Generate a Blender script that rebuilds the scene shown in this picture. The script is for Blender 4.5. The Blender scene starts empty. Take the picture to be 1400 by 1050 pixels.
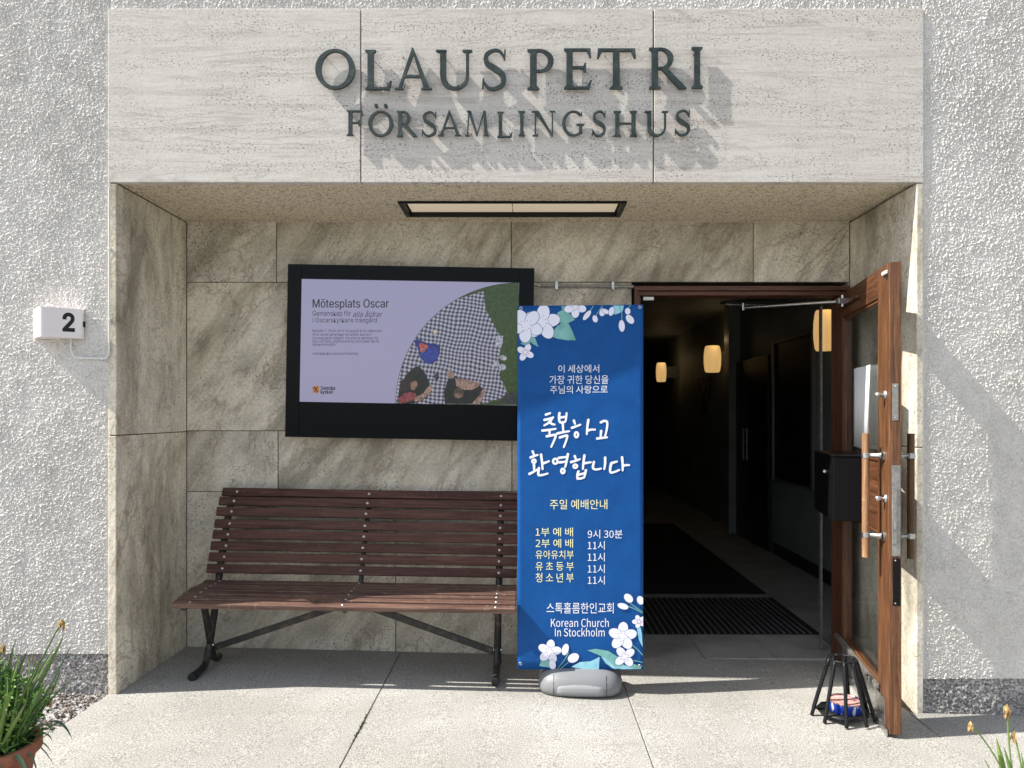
import bpy, math, random
import numpy as np
from mathutils import Vector, Matrix
random.seed(7)
R = math.radians
SC = bpy.context.scene
C = SC.collection

# ------------------------------------------------------------------ camera, sky, sun, exposure
F = 26.0 / 36.0 * 1400.0          # focal length in photo pixels
CY, CZ, CX = -3.68, 1.395, 0.0    # camera stands 3.68 m in front of the facade (Y = 0)
cam = bpy.data.cameras.new('camera'); cam_o = bpy.data.objects.new('camera', cam); C.objects.link(cam_o)
cam.lens = 26; cam.sensor_width = 36; cam.sensor_fit = 'HORIZONTAL'
cam.shift_x = -20 / 1400; cam.shift_y = 40 / 1400
cam.clip_start = 0.05; cam.clip_end = 1500
cam_o.location = (CX, CY, CZ); cam_o.rotation_euler = (R(90), 0, 0)
SC.camera = cam_o
SUN = Vector((5.6, 1.0, -6.0)).normalized()      # direction in which the light travels
world = bpy.data.worlds.new('World'); SC.world = world; world.use_nodes = True
wn = world.node_tree
sky = wn.nodes.new('ShaderNodeTexSky'); sky.sky_type = 'NISHITA'; sky.sun_disc = False
sky.sun_elevation = math.asin(-SUN.z); sky.sun_rotation = math.atan2(-SUN.x, -SUN.y)
sky.dust_density = 1.2; sky.air_density = 1.0; sky.ozone_density = 1.0
hsv = wn.nodes.new('ShaderNodeHueSaturation'); hsv.inputs['Saturation'].default_value = 0.5   # light haze: a paler sky
wn.links.new(sky.outputs[0], hsv.inputs['Color']); wn.links.new(hsv.outputs[0], wn.nodes['Background'].inputs[0])
wn.nodes['Background'].inputs[1].default_value = 0.118
sl = bpy.data.lights.new('sun', 'SUN'); sl.energy = 4.6; sl.angle = R(0.5); sl.color = (1.0, 0.955, 0.88)
so = bpy.data.objects.new('sun', sl); C.objects.link(so); so.rotation_euler = SUN.to_track_quat('-Z', 'Y').to_euler()
so.location = (-4, -3, 8)
SC.view_settings.view_transform = 'Standard'; SC.view_settings.look = 'None'
SC.view_settings.exposure = 0.96; SC.view_settings.gamma = 1.0
SC.view_settings.use_curve_mapping = False

def P(px, py, d):                 # a photo pixel at distance d from the camera plane -> world
    return Vector(((px - 720) / F * d, CY + d, CZ - (py - 565) / F * d))
def gz(x):                        # the pavement falls gently to the right
    return -0.0235 * (max(-10, min(10, x)) + 2.04)

# ------------------------------------------------------------------ mesh helpers
class MB:
    def __init__(s): s.v = []; s.f = []; s.sm = []
    def add(s, vs, fs, smooth=False):
        n = len(s.v); s.v += [tuple(v) for v in vs]; s.f += [tuple(i + n for i in f) for f in fs]; s.sm += [smooth] * len(fs); return s
    def box(s, a, b, M=None):
        (x0, y0, z0), (x1, y1, z1) = a, b
        vs = [(x0,y0,z0),(x1,y0,z0),(x1,y1,z0),(x0,y1,z0),(x0,y0,z1),(x1,y0,z1),(x1,y1,z1),(x0,y1,z1)]
        if M is not None: vs = [M @ Vector(v) for v in vs]
        return s.add(vs, [(3,2,1,0),(4,5,6,7),(0,1,5,4),(1,2,6,5),(2,3,7,6),(3,0,4,7)])
    def tube(s, pts, r, n=12, caps=True, flat=1.0):
        pts = [Vector(p) for p in pts]; rings = []
        rs = r if isinstance(r, (list, tuple)) else [r] * len(pts)
        up = None
        for i, p in enumerate(pts):
            t = (pts[min(i+1, len(pts)-1)] - pts[max(i-1, 0)]).normalized()
            if up is None: up = Vector((0,0,1)) if abs(t.z) < 0.9 else Vector((1,0,0))
            side = t.cross(up).normalized(); up = side.cross(t).normalized()
            rings.append([p + (side * math.cos(a) + up * math.sin(a) * flat) * rs[i] for a in [2*math.pi*k/n for k in range(n)]])
        vs = [v for g in rings for v in g]; fs = []
        for i in range(len(pts) - 1):
            for k in range(n): fs.append((i*n+k, i*n+(k+1) % n, (i+1)*n+(k+1) % n, (i+1)*n+k))
        s.add(vs, fs, True)
        if caps:
            s.add(rings[0], [tuple(range(n-1, -1, -1))][:1]); s.add(rings[-1], [tuple(range(n))])
        return s
    def lathe(s, prof, c=(0,0,0), n=32, M=None):
        vs = []; fs = []
        for (r, z) in prof:
            for k in range(n):
                a = 2*math.pi*k/n; vs.append(Vector((c[0]+r*math.cos(a), c[1]+r*math.sin(a), c[2]+z)))
        if M is not None: vs = [M @ v for v in vs]
        for i in range(len(prof)-1):
            for k in range(n): fs.append((i*n+k, i*n+(k+1) % n, (i+1)*n+(k+1) % n, (i+1)*n+k))
        return s.add(vs, fs, True)
    def prism(s, poly, fn, d0, d1):   # 2D outline -> solid, fn(u, v, depth) -> point
        n = len(poly)
        ar = sum(poly[i][0]*poly[(i+1) % n][1]-poly[(i+1) % n][0]*poly[i][1] for i in range(n))
        if ar < 0: poly = poly[::-1]
        a = [fn(u, v, d0) for u, v in poly]; b = [fn(u, v, d1) for u, v in poly]
        s.add(a, [tuple(range(n))]); s.add(b, [tuple(range(n-1, -1, -1))])
        s.add(a + b, [(i, i+n, (i+1) % n + n, (i+1) % n) for i in range(n)])
        return s
    def strip(s, L, Rr, smooth=False):
        n = len(L); return s.add(list(L)+list(Rr), [(i, i+1, n+i+1, n+i) for i in range(n-1)], smooth)
    def mesh(s, name):
        me = bpy.data.meshes.new(name); me.from_pydata([tuple(v) for v in s.v], [], s.f)
        me.polygons.foreach_set('use_smooth', s.sm); me.update(); return me
    def build(s, name, mat, parent=None, world=True, bevel=0, seg=2, label=None, recalc=False):
        if parent is not None and world:
            l = parent.location; s.v = [(v[0]-l[0], v[1]-l[1], v[2]-l[2]) for v in s.v]
        me = s.mesh(name); o = bpy.data.objects.new(name, me); C.objects.link(o)
        if mat: me.materials.append(mat.m if hasattr(mat, 'm') else mat)
        if parent is not None: o.parent = parent
        if bevel:
            b = o.modifiers.new('bevel', 'BEVEL'); b.width = bevel; b.segments = seg; b.limit_method = 'ANGLE'; b.harden_normals = False
        if label: o['label'] = label
        return o
def box(name, a, b, mat, parent=None, bevel=0, world=True, label=None, M=None, seg=2):
    a2 = tuple(min(p, q) for p, q in zip(a, b)); b2 = tuple(max(p, q) for p, q in zip(a, b))
    return MB().box(a2, b2, M).build(name, mat, parent, world, bevel, seg, label)
def tag(o, label=None, cat=None, group=None, kind=None):
    if label: o['label'] = label
    if cat: o['category'] = cat
    if group: o['group'] = group
    if kind: o['kind'] = kind
    return o
def empty(name, loc=(0,0,0), rot=(0,0,0), parent=None):
    o = bpy.data.objects.new(name, None); C.objects.link(o); o.location = loc; o.rotation_euler = rot
    o.empty_display_size = 0.1
    if parent: o.parent = parent
    return o
def smooth_path(pts, k=6):
    pts = [Vector(p) for p in pts]; out = []
    for i in range(len(pts)-1):
        p0 = pts[max(i-1,0)]; p1 = pts[i]; p2 = pts[i+1]; p3 = pts[min(i+2, len(pts)-1)]
        for j in range(k):
            t = j/k
            out.append(0.5*((2*p1)+(p2-p0)*t+(2*p0-5*p1+4*p2-p3)*t*t+(3*p1-p0-3*p2+p3)*t**3))
    out.append(pts[-1]); return out

# ------------------------------------------------------------------ material helpers
class Mat:
    def __init__(s, name, col=(.5,.5,.5), rough=.6, metal=0.0, spec=.5, **kw):
        s.m = bpy.data.materials.new(name); s.m.use_nodes = True; s.t = s.m.node_tree; s.n = s.t.nodes; s.l = s.t.links
        s.b = s.n['Principled BSDF']
        s.b.inputs['Base Color'].default_value = (*col, 1); s.b.inputs['Roughness'].default_value = rough
        s.b.inputs['Metallic'].default_value = metal; s.b.inputs['Specular IOR Level'].default_value = spec
        for k, v in kw.items(): s.b.inputs[k].default_value = v
        s.co = None
    def new(s, t, **kw):
        n = s.n.new('ShaderNode' + t)
        for k, v in kw.items():
            if hasattr(n, k): setattr(n, k, v)
            else: n.inputs[k].default_value = v
        return n
    def link(s, a, b): s.l.new(a, b)
    def coord(s, scale=(1,1,1), rot=(0,0,0), rnd=0.0):
        tc = s.new('TexCoord'); mp = s.new('Mapping')
        mp.inputs['Scale'].default_value = scale; mp.inputs['Rotation'].default_value = rot
        src = tc.outputs['Object']
        if rnd:
            oi = s.new('ObjectInfo'); sc = s.new('VectorMath', operation='SCALE'); cmb = s.new('CombineXYZ')
            s.link(oi.outputs['Random'], cmb.inputs[0]); s.link(oi.outputs['Random'], cmb.inputs[2])
            s.link(cmb.outputs[0], sc.inputs[0]); sc.inputs['Scale'].default_value = rnd
            ad = s.new('VectorMath', operation='ADD'); s.link(src, ad.inputs[0]); s.link(sc.outputs[0], ad.inputs[1]); src = ad.outputs[0]
        if any(rot):
            m0 = s.new('Mapping'); m0.inputs['Rotation'].default_value = rot; mp.inputs['Rotation'].default_value = (0,0,0)
            s.link(src, m0.inputs['Vector']); src = m0.outputs[0]
        s.link(src, mp.inputs['Vector']); return mp.outputs[0]
    def noise(s, vec, scale, detail=4, rough=.55, dist=0.0):
        n = s.new('TexNoise'); n.inputs['Scale'].default_value = scale; n.inputs['Detail'].default_value = detail
        n.inputs['Roughness'].default_value = rough; n.inputs['Distortion'].default_value = dist
        s.link(vec, n.inputs['Vector']); return n.outputs['Fac']
    def ramp(s, fac, stops, interp='LINEAR'):
        r = s.new('ValToRGB'); r.color_ramp.interpolation = interp; e = r.color_ramp.elements
        while len(e) < len(stops): e.new(0.5)
        for q, (p, c) in zip(e, stops):
            q.position = p; q.color = (*c, 1) if not isinstance(c, (int, float)) else (c, c, c, 1)
        s.link(fac, r.inputs[0]); return r.outputs[0]
    def mix(s, fac, a, b, mode='MIX'):
        m = s.new('Mix', data_type='RGBA', blend_type=mode)
        for i, q in ((0, fac), (6, a), (7, b)):
            if isinstance(q, (int, float)): m.inputs[i].default_value = q
            elif isinstance(q, tuple): m.inputs[i].default_value = (*q, 1)
            else: s.link(q, m.inputs[i])
        return m.outputs[2]
    def color(s, out): s.link(out, s.b.inputs['Base Color']); return s
    def roughn(s, out): s.link(out, s.b.inputs['Roughness']); return s
    def bump(s, h, dist=.002, strength=1.0):
        b = s.new('Bump'); b.inputs['Distance'].default_value = dist; b.inputs['Strength'].default_value = strength
        s.link(h, b.inputs['Height'])
        if s.co is not None: s.link(s.co, b.inputs['Normal'])
        s.co = b.outputs[0]; s.link(s.co, s.b.inputs['Normal']); return s

def mk_stucco(name, c0, c1, c2):
    m = Mat(name, rough=.92, spec=.2); v = m.coord()
    big = m.ramp(m.noise(v, 1.6, 5), [(.3, c1), (.7, c0)])
    sp = m.ramp(m.noise(v, 190, 3, .75), [(.38, c2), (.50, (1,1,1))])
    st = m.ramp(m.noise(m.coord((1,1,.35)), 2.2, 7, .7, .6), [(.35, (.80,.785,.76)), (.6, (1,1,1))])
    m.color(m.mix(.6, m.mix(.75, big, sp, 'MULTIPLY'), st, 'MULTIPLY'))
    m.bump(m.noise(v, 190, 4, .7), .003, .9); return m
M_stucco = mk_stucco('white roughcast', (.82,.79,.745), (.72,.70,.665), (.66,.64,.62))
m = Mat('white roughcast far', rough=.92, spec=.2); v = m.coord()
m.color(m.ramp(m.noise(v, 1.6, 5), [(.3, (.50,.495,.485)), (.7, (.58,.565,.54))])); m.bump(m.noise(v, 45, 5, .7), .012, 1.0); M_stucco_far = m
m = Mat('pebble dash plinth', rough=.9, spec=.25); v = m.coord()
vo = m.new('TexVoronoi', Scale=110.0); m.link(v, vo.inputs['Vector'])
m.color(m.mix(m.noise(v, 3, 3), m.ramp(vo.outputs['Color'], [(.15, (.06,.06,.06)), (.45, (.26,.24,.23)), (.75, (.72,.70,.67))]), (.22,.21,.205)))
m.bump(vo.outputs['Distance'], .004, .8); M_plinth = m
# travertine slabs of the fascia
m = Mat('pale travertine', rough=.62, spec=.3)
a = m.noise(m.coord((.5, 1, 9), rnd=9.0), 2.2, 9, .68, .12); b_ = m.noise(m.coord((.9, 1, 8), rnd=5.0), 9, 6, .75, .05); f = m.noise(m.coord(), 130, 3, .7); L_ = m.noise(m.coord(rnd=3.0), 1.3, 4)
col = m.ramp(a, [(.30, (.50,.465,.42)), (.42, (.60,.565,.525)), (.52, (.66,.63,.59)), (.70, (.60,.57,.53))])
col = m.mix(.5, col, m.ramp(b_, [(.34, (.72,.70,.67)), (.5, (.97,.97,.96)), (.7, (1,1,1))]), 'MULTIPLY')
col = m.mix(.35, col, m.ramp(f, [(.36, (.62,.60,.57)), (.52, (1,1,1))]), 'MULTIPLY')
col = m.mix(.5, col, m.ramp(L_, [(.35, (.90,.87,.83)), (.62, (1,1,1))]), 'MULTIPLY')
pit = m.noise(m.coord((1, 1, 2.2), rnd=3.0), 75, 3, .6); reg = m.noise(m.coord((.9,1,5), rnd=7.0), 2.2, 3)
mul = m.new('Math', operation='MULTIPLY'); m.link(m.ramp(pit, [(.585, 0.0), (.65, 1.0)]), mul.inputs[0]); m.link(m.ramp(reg, [(.42, 0.10), (.60, 1.0)]), mul.inputs[1])
col = m.mix(mul.outputs[0], col, (.20,.18,.155))
vein = m.noise(m.coord((.45, 1, 5), rnd=2.0), 1.2, 4, .55, .9)
col = m.mix(m.ramp(vein, [(.488, 0.0), (.5, .45), (.512, 0.0)]), col, (.33,.30,.27))
# rain streaks that have run down from the letters
dr = m.noise(m.coord((9, 1, .55)), 1.6, 4, .6); col = m.mix(m.ramp(dr, [(.60, 0.0), (.76, .30)]), col, (.27,.24,.23))
m.color(col); m.bump(b_, .0012, .6); m.bump(f, .0006, .7)
inv = m.new('Math', operation='SUBTRACT'); inv.inputs[0].default_value = 1.0; m.link(mul.outputs[0], inv.inputs[1]); m.bump(inv.outputs[0], .003, 1.0)
M_trav = m
# brown-grey lining stone, veined on the diagonal
def mk_stone(name, rot, tint=1.0):
    m = Mat(name, rough=.7, spec=.3)
    v = m.coord((1, 1, 1), rnd=11.0); vd = m.coord((1.0, 1.0, .22), (0, R(rot), 0), rnd=4.0)
    a = m.noise(vd, 3.2, 8, .62, .5); b_ = m.noise(v, 6, 6, .65); f = m.noise(v, 60, 4, .7)
    vs_ = m.coord((1.0, 1.0, .30), (0, R(rot), 0), rnd=7.0); st = m.noise(vs_, 13, 7, .72, .35)
    col = m.ramp(a, [(.34, (.128,.116,.092)), (.45, (.215,.199,.164)), (.56, (.290,.272,.234)), (.70, (.205,.197,.172))])
    oi0 = m.new('ObjectInfo'); vf = m.new('MapRange'); vf.inputs['To Min'].default_value = .22; vf.inputs['To Max'].default_value = .60; m.link(oi0.outputs['Random'], vf.inputs['Value'])
    col = m.mix(vf.outputs[0], col, m.ramp(st, [(.36, (.42,.395,.35)), (.47, (.92,.90,.86)), (.60, (1.0,.99,.96))]), 'MULTIPLY')
    col = m.mix(.5, col, m.ramp(b_, [(.32, (.58,.57,.53)), (.55, (1.0,.98,.93)), (.72, (.90,.95,1.0))]), 'MULTIPLY')
    col = m.mix(.45, col, m.ramp(f, [(.36, (.45,.44,.42)), (.55, (1,1,1))]), 'MULTIPLY')
    pt = m.noise(m.coord((1,1,1), rnd=3.0), 95, 3, .6); pr_ = m.noise(m.coord((1,1,1), rnd=8.0), 3.5, 3); pm_ = m.new('Math', operation='MULTIPLY'); m.link(m.ramp(pt, [(.58, 0.0), (.64, 1.0)]), pm_.inputs[0]); m.link(m.ramp(pr_, [(.46, 0.0), (.60, .9)]), pm_.inputs[1]); col = m.mix(pm_.outputs[0], col, (.05,.045,.04))
    cr = m.noise(m.coord((1,1,.45), (0, R(rot), 0), rnd=6.0), 1.7, 5, .6, 1.4)
    col = m.mix(m.ramp(cr, [(.488, 0.0), (.5, .55), (.512, 0.0)]), col, (.10,.07,.05))
    oi = m.new('ObjectInfo'); col = m.mix(.5, col, m.ramp(oi.outputs['Random'], [(0.0, (.82,.82,.84)), (1.0, (1.0,.97,.92))]), 'MULTIPLY')
    hs = m.new('HueSaturation'); hs.inputs['Value'].default_value = 2.95*tint; hs.inputs['Saturation'].default_value = .95; m.link(col, hs.inputs['Color'])
    m.color(hs.outputs[0]); m.bump(a, .006, .8); m.bump(st, .006, .9); m.bump(f, .0026, .9); return m
M_stone = mk_stone('brown grey lining stone', -36)
M_stone_side = mk_stone('brown grey side stone', -14, 1.08)
m = Mat('slab edge stone', rough=.6); v = m.coord()
m.color(m.ramp(m.noise(v, 14, 6), [(.3, (.42,.39,.34)), (.7, (.60,.57,.50))])); m.bump(m.noise(v, 60, 4), .002, .7); M_edge = m
m = Mat('soffit render', rough=.95, spec=.2); v = m.coord()
vo = m.new('TexVoronoi', Scale=120.0); m.link(v, vo.inputs['Vector'])
sp = m.ramp(m.noise(v, 85, 3, .8), [(.37, (.16,.13,.09)), (.46, (.74,.66,.52)), (.6, (.86,.78,.62))])
m.color(m.mix(.5, sp, m.ramp(m.noise(v, 2, 4), [(.3, (.8,.76,.68)), (.7, (1,.97,.9))]), 'MULTIPLY')); m.bump(m.noise(v, 70, 4, .75), .008, 1.0); M_soffit = m
m = Mat('granite paving', rough=.75, spec=.3); v = m.coord()
f = m.noise(v, 170, 2, .8); g = m.noise(v, 1.1, 6, .6, .4); h = m.noise(m.coord((.35,1.2,1)), 1.6, 5, .6)
col = m.ramp(f, [(.36, (.13,.125,.115)), (.44, (.33,.322,.298)), (.56, (.42,.41,.385)), (.66, (.62,.61,.58))])
col = m.mix(.8, col, m.ramp(g, [(.3, (.74,.73,.72)), (.6, (1,1,1))]), 'MULTIPLY'); col = m.mix(.6, col, m.ramp(h, [(.35, (.82,.80,.77)), (.6, (1,1,1))]), 'MULTIPLY')
st = m.noise(v, 5.5, 5, .65, .6); col = m.mix(m.ramp(st, [(.60, 0.0), (.72, .32)]), col, (.20,.19,.18))
m.color(col); m.bump(f, .0012, .8); m.bump(m.noise(v, 5, 4), .004, .5); M_pave = m
m = Mat('joint mortar', (.27,.25,.215), .95); M_joint = m
m = Mat('moss', (.05,.07,.02), .95); M_moss = m
m = Mat('asphalt', rough=.9); v = m.coord(); m.color(m.ramp(m.noise(v, 40, 5), [(.3, (.055,.055,.055)), (.7, (.10,.10,.10))])); M_asph = m

def mk_wood(name, c0, c1, c2, axis=0, rough=.5, spec=.4, coat=0.0, wear=None, scale=1.0):
    m = Mat(name, rough=rough, spec=spec)
    s = [22.0*scale]*3; s[axis] = 1.1*scale
    v = m.coord(tuple(s), rnd=37.0); v2 = m.coord(rnd=13.0)
    a = m.noise(v, 2.0, 7, .65, 1.2); b_ = m.noise(v, 9.0, 4, .6)
    col = m.ramp(a, [(.3, c0), (.5, c1), (.66, c2)])
    col = m.mix(.6, col, m.ramp(b_, [(.35, (.5,.47,.44)), (.58, (1,1,1))]), 'MULTIPLY')
    oi = m.new('ObjectInfo'); col = m.mix(.8, col, m.ramp(oi.outputs['Random'], [(0.0, (.72,.74,.78)), (1.0, (1.0,.98,.96))]), 'MULTIPLY')
    if wear:
        w = m.noise(v2, 24, 6, .75, .4); col = m.mix(m.ramp(w, [(.57, 0.0), (.70, .75)]), col, wear)
    m.color(col); m.bump(b_, .0012, .6)
    m.b.inputs['Coat Weight'].default_value = coat; m.b.inputs['Coat Roughness'].default_value = .25
    return m
M_bench = mk_wood('stained bench wood', (.060,.028,.022), (.115,.052,.040), (.18,.088,.066), 0, .6, .25, .0, (.16,.085,.06))
M_seat = mk_wood('worn seat wood', (.068,.037,.030), (.135,.075,.058), (.26,.16,.12), 0, .5, .35, .0, (.32,.22,.16))
M_door = mk_wood('varnished oak', (.045,.020,.011), (.125,.055,.025), (.24,.115,.050), 2, .5, .35, .12, (.075,.032,.018), 1.4)
M_doorH = mk_wood('varnished oak rail', (.050,.021,.010), (.125,.048,.020), (.21,.088,.036), 0, .5, .35, .12, (.09,.035,.018))
M_frame = mk_wood('dark oak frame and shaded stile', (.05,.018,.010), (.115,.040,.018), (.16,.060,.028), 2, .5, .4, .15)
M_frameH = mk_wood('dark oak head', (.05,.018,.010), (.13,.045,.020), (.18,.070,.030), 0, .5, .4, .15)
M_hand = mk_wood('worn oak handle', (.20,.09,.035), (.36,.19,.09), (.50,.31,.17), 2, .5, .4, .05, (.55,.38,.24))
M_hand2 = mk_wood('dark oak handle', (.06,.03,.012), (.12,.065,.025), (.17,.10,.04), 2, .5, .4, .05)
m = Mat('black painted steel', (.008,.009,.010), .45, .0, .25); v = m.coord(); m.bump(m.noise(v, 90, 3), .0006, .6); M_black = m
m = Mat('worn painted leg', rough=.5); v = m.coord(); m.color(m.ramp(m.noise(v, 22, 6, .7), [(.5, (.016,.016,.017)), (.70, (.10,.07,.05))])); M_leg = m
m = Mat('patinated bronze', rough=.5, metal=.35); v = m.coord(rnd=8.0)
m.color(m.ramp(m.noise(v, 22, 6, .7), [(.3, (.018,.026,.025)), (.55, (.036,.052,.049)), (.75, (.085,.11,.10))])); m.bump(m.noise(v, 60, 5), .0015, .6); M_bronze = m
m = Mat('brushed steel', (.55,.55,.54), .32, 1.0); v = m.coord((1,1,1)); m.roughn(m.ramp(m.noise(v, 40, 5), [(.3, .22), (.7, .5)])); M_steel = m
m = Mat('dull zinc', rough=.5, metal=.85); v = m.coord(); m.color(m.ramp(m.noise(v, 30, 6, .7), [(.3, (.22,.21,.19)), (.7, (.45,.44,.42))])); M_zinc = m
M_glossblack = Mat('black glass bezel', (.004,.005,.006), .22, .0, .12)
M_blackbox = Mat('black enamel', (.006,.006,.007), .35, .0, .15); M_blackbox.bump(M_blackbox.noise(M_blackbox.coord(), 25, 4), .001, .5)
m = Mat('clear glass', (1,1,1), .02, 0, .5); nt = m.t
mixs = m.new('MixShader'); tr = m.new('BsdfTransparent'); tr.inputs[0].default_value = (.94,.95,.945,1); gl = m.new('BsdfGlossy'); gl.inputs['Roughness'].default_value = .03
lw = m.new('LayerWeight'); lw.inputs['Blend'].default_value = .5
fr = m.new('Math', operation='POWER'); m.link(lw.outputs['Facing'], fr.inputs[0]); fr.inputs[1].default_value = 4.0
fr2 = m.new('Math', operation='MULTIPLY_ADD'); m.link(fr.outputs[0], fr2.inputs[0]); fr2.inputs[1].default_value = .6; fr2.inputs[2].default_value = .03; fr = fr2
m.link(fr.outputs[0], mixs.inputs[0]); m.link(tr.outputs[0], mixs.inputs[1]); m.link(gl.outputs[0], mixs.inputs[2]); m.link(mixs.outputs[0], m.n['Material Output'].inputs[0]); M_glass = m
M_paper = Mat('white paper', (.78,.79,.82), .8)
M_white = Mat('white enamel', (.72,.72,.70), .35)
M_rubber = Mat('black rubber', (.012,.012,.012), .8)
def emis(name, col, st, base=None, rough=.3):
    m = Mat(name, base or col, rough); m.b.inputs['Emission Color'].default_value = (*col, 1); m.b.inputs['Emission Strength'].default_value = st; return m

# ------------------------------------------------------------------ ground
def tilted(name, x0, x1, y0, y1, top, bot, mat, parent=None, bevel=0):
    vs = [(x0,y0,gz(x0)+bot),(x1,y0,gz(x1)+bot),(x1,y1,gz(x1)+bot),(x0,y1,gz(x0)+bot),
          (x0,y0,gz(x0)+top),(x1,y0,gz(x1)+top),(x1,y1,gz(x1)+top),(x0,y1,gz(x0)+top)]
    return MB().add(vs, [(3,2,1,0),(4,5,6,7),(0,1,5,4),(1,2,6,5),(2,3,7,6),(3,0,4,7)]).build(name, mat, parent, True, bevel)
mb = MB(); xs = [-400,-10,10,400]
for i in range(3):
    mb.add([(xs[i],-400,gz(xs[i])-.14),(xs[i+1],-400,gz(xs[i+1])-.14),(xs[i+1],60,gz(xs[i+1])-.14),(xs[i],60,gz(xs[i])-.14)], [(0,1,2,3)])
road = mb.build('road', M_asph); tag(road, kind='structure')
pav = empty('pavement', (0,0,0)); tag(pav, kind='structure')
tilted('bedding', -9.9, 9.9, -5.2, .02, -.014, -.12, M_joint, pav)
tilted('bedding', -2.07, 1.93, .021, .78, -.014, -.12, M_joint, pav)
jx = [-2.078, -.752, .522, 1.90, 3.2, 4.5, 5.8, 7.1, 8.4, 9.7]
g = .0022
for i in range(len(jx)-1):
    a, b = jx[i]+g, jx[i+1]-g
    if i < 3: tilted('paving_slab', a if i else -2.034, min(b, 1.915 if i == 2 else 99), .0, .745, 0, -.05, M_pave, pav, .003)
    tilted('paving_slab', a, b, -2.6, -.0006 if i < 3 else -.004, 0, -.05, M_pave, pav, .003)
    tilted('paving_slab', a, b, -5.1, -2.608, 0, -.05, M_pave, pav, .003)
x = jx[0]
while x > -9.0:
    tilted('paving_slab', x-1.3+g, x-g, -5.1, -2.608, 0, -.05, M_pave, pav, .003); x -= 1.3
mb = MB()                                     # kerb stones
for i in range(14):
    xa = -9.9 + i*1.414
    tilted('kerb_stone', xa+.003, xa+1.411, -5.4, -5.204, .004, -.15, M_edge, pav, .008)
# moss tuft growing in the joint
mb = MB()
for i in range(260):
    y = random.gauss(-.32, .09); q = Vector((-.752+random.gauss(0,.0035), y, gz(-.752)-.006)); a = random.uniform(0, 6.28); h = random.uniform(.006,.016)
    d = Vector((math.cos(a), math.sin(a), 0))*.004
    mb.add([q-d, q+d, q+Vector((random.gauss(0,.004), random.gauss(0,.004), h))], [(0,1,2)])
tag(mb.build('moss', M_moss), 'thin line of moss in the paving joint in front of the bench', 'moss', kind='stuff')

# gravel bed left of the entrance slab
grv = []
for c in ((.09,.085,.08), (.20,.185,.17), (.40,.38,.355), (.17,.13,.11)):
    grv.append(Mat('pebble', c, .8))
ico = []
def pebble_mesh(mat):
    import bmesh
    bm = bmesh.new(); bmesh.ops.create_icosphere(bm, subdivisions=1, radius=1)
    v = [tuple(q.co) for q in bm.verts]; f = [tuple(w.index for w in q.verts) for q in bm.faces]; bm.free(); return v, f
pv, pf = pebble_mesh(None)
gb = MB(); mi = []
for i in range(9000):
    x = random.uniform(-3.4, -2.085); y = -random.random()**1.3*2.5-.01; s = random.uniform(.004, .011)
    e = Matrix.Rotation(random.uniform(0,6.28), 3, Vector((random.random(), random.random(), random.random()+.01)).normalized())
    sc = Vector((s*random.uniform(.8,1.4), s, s*random.uniform(.5,.9)))
    zz = gz(x) - .012 + random.uniform(0,.012)
    gb.add([e @ Vector((q[0]*sc.x, q[1]*sc.y, q[2]*sc.z)) + Vector((x,y,zz)) for q in pv], pf, False); mi += [random.randrange(4)]*len(pf)
go = gb.build('gravel', None); [go.data.materials.append(q.m) for q in grv]; go.data.polygons.foreach_set('material_index', mi)
tag(go, 'grey gravel strip against the wall left of the entrance', 'gravel', kind='stuff')
tilted('gravel_bed', -9.9, -2.083, -2.6, .0, -.008, -.013, M_plinth); tag(bpy.data.objects['gravel_bed'], kind='structure')

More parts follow.
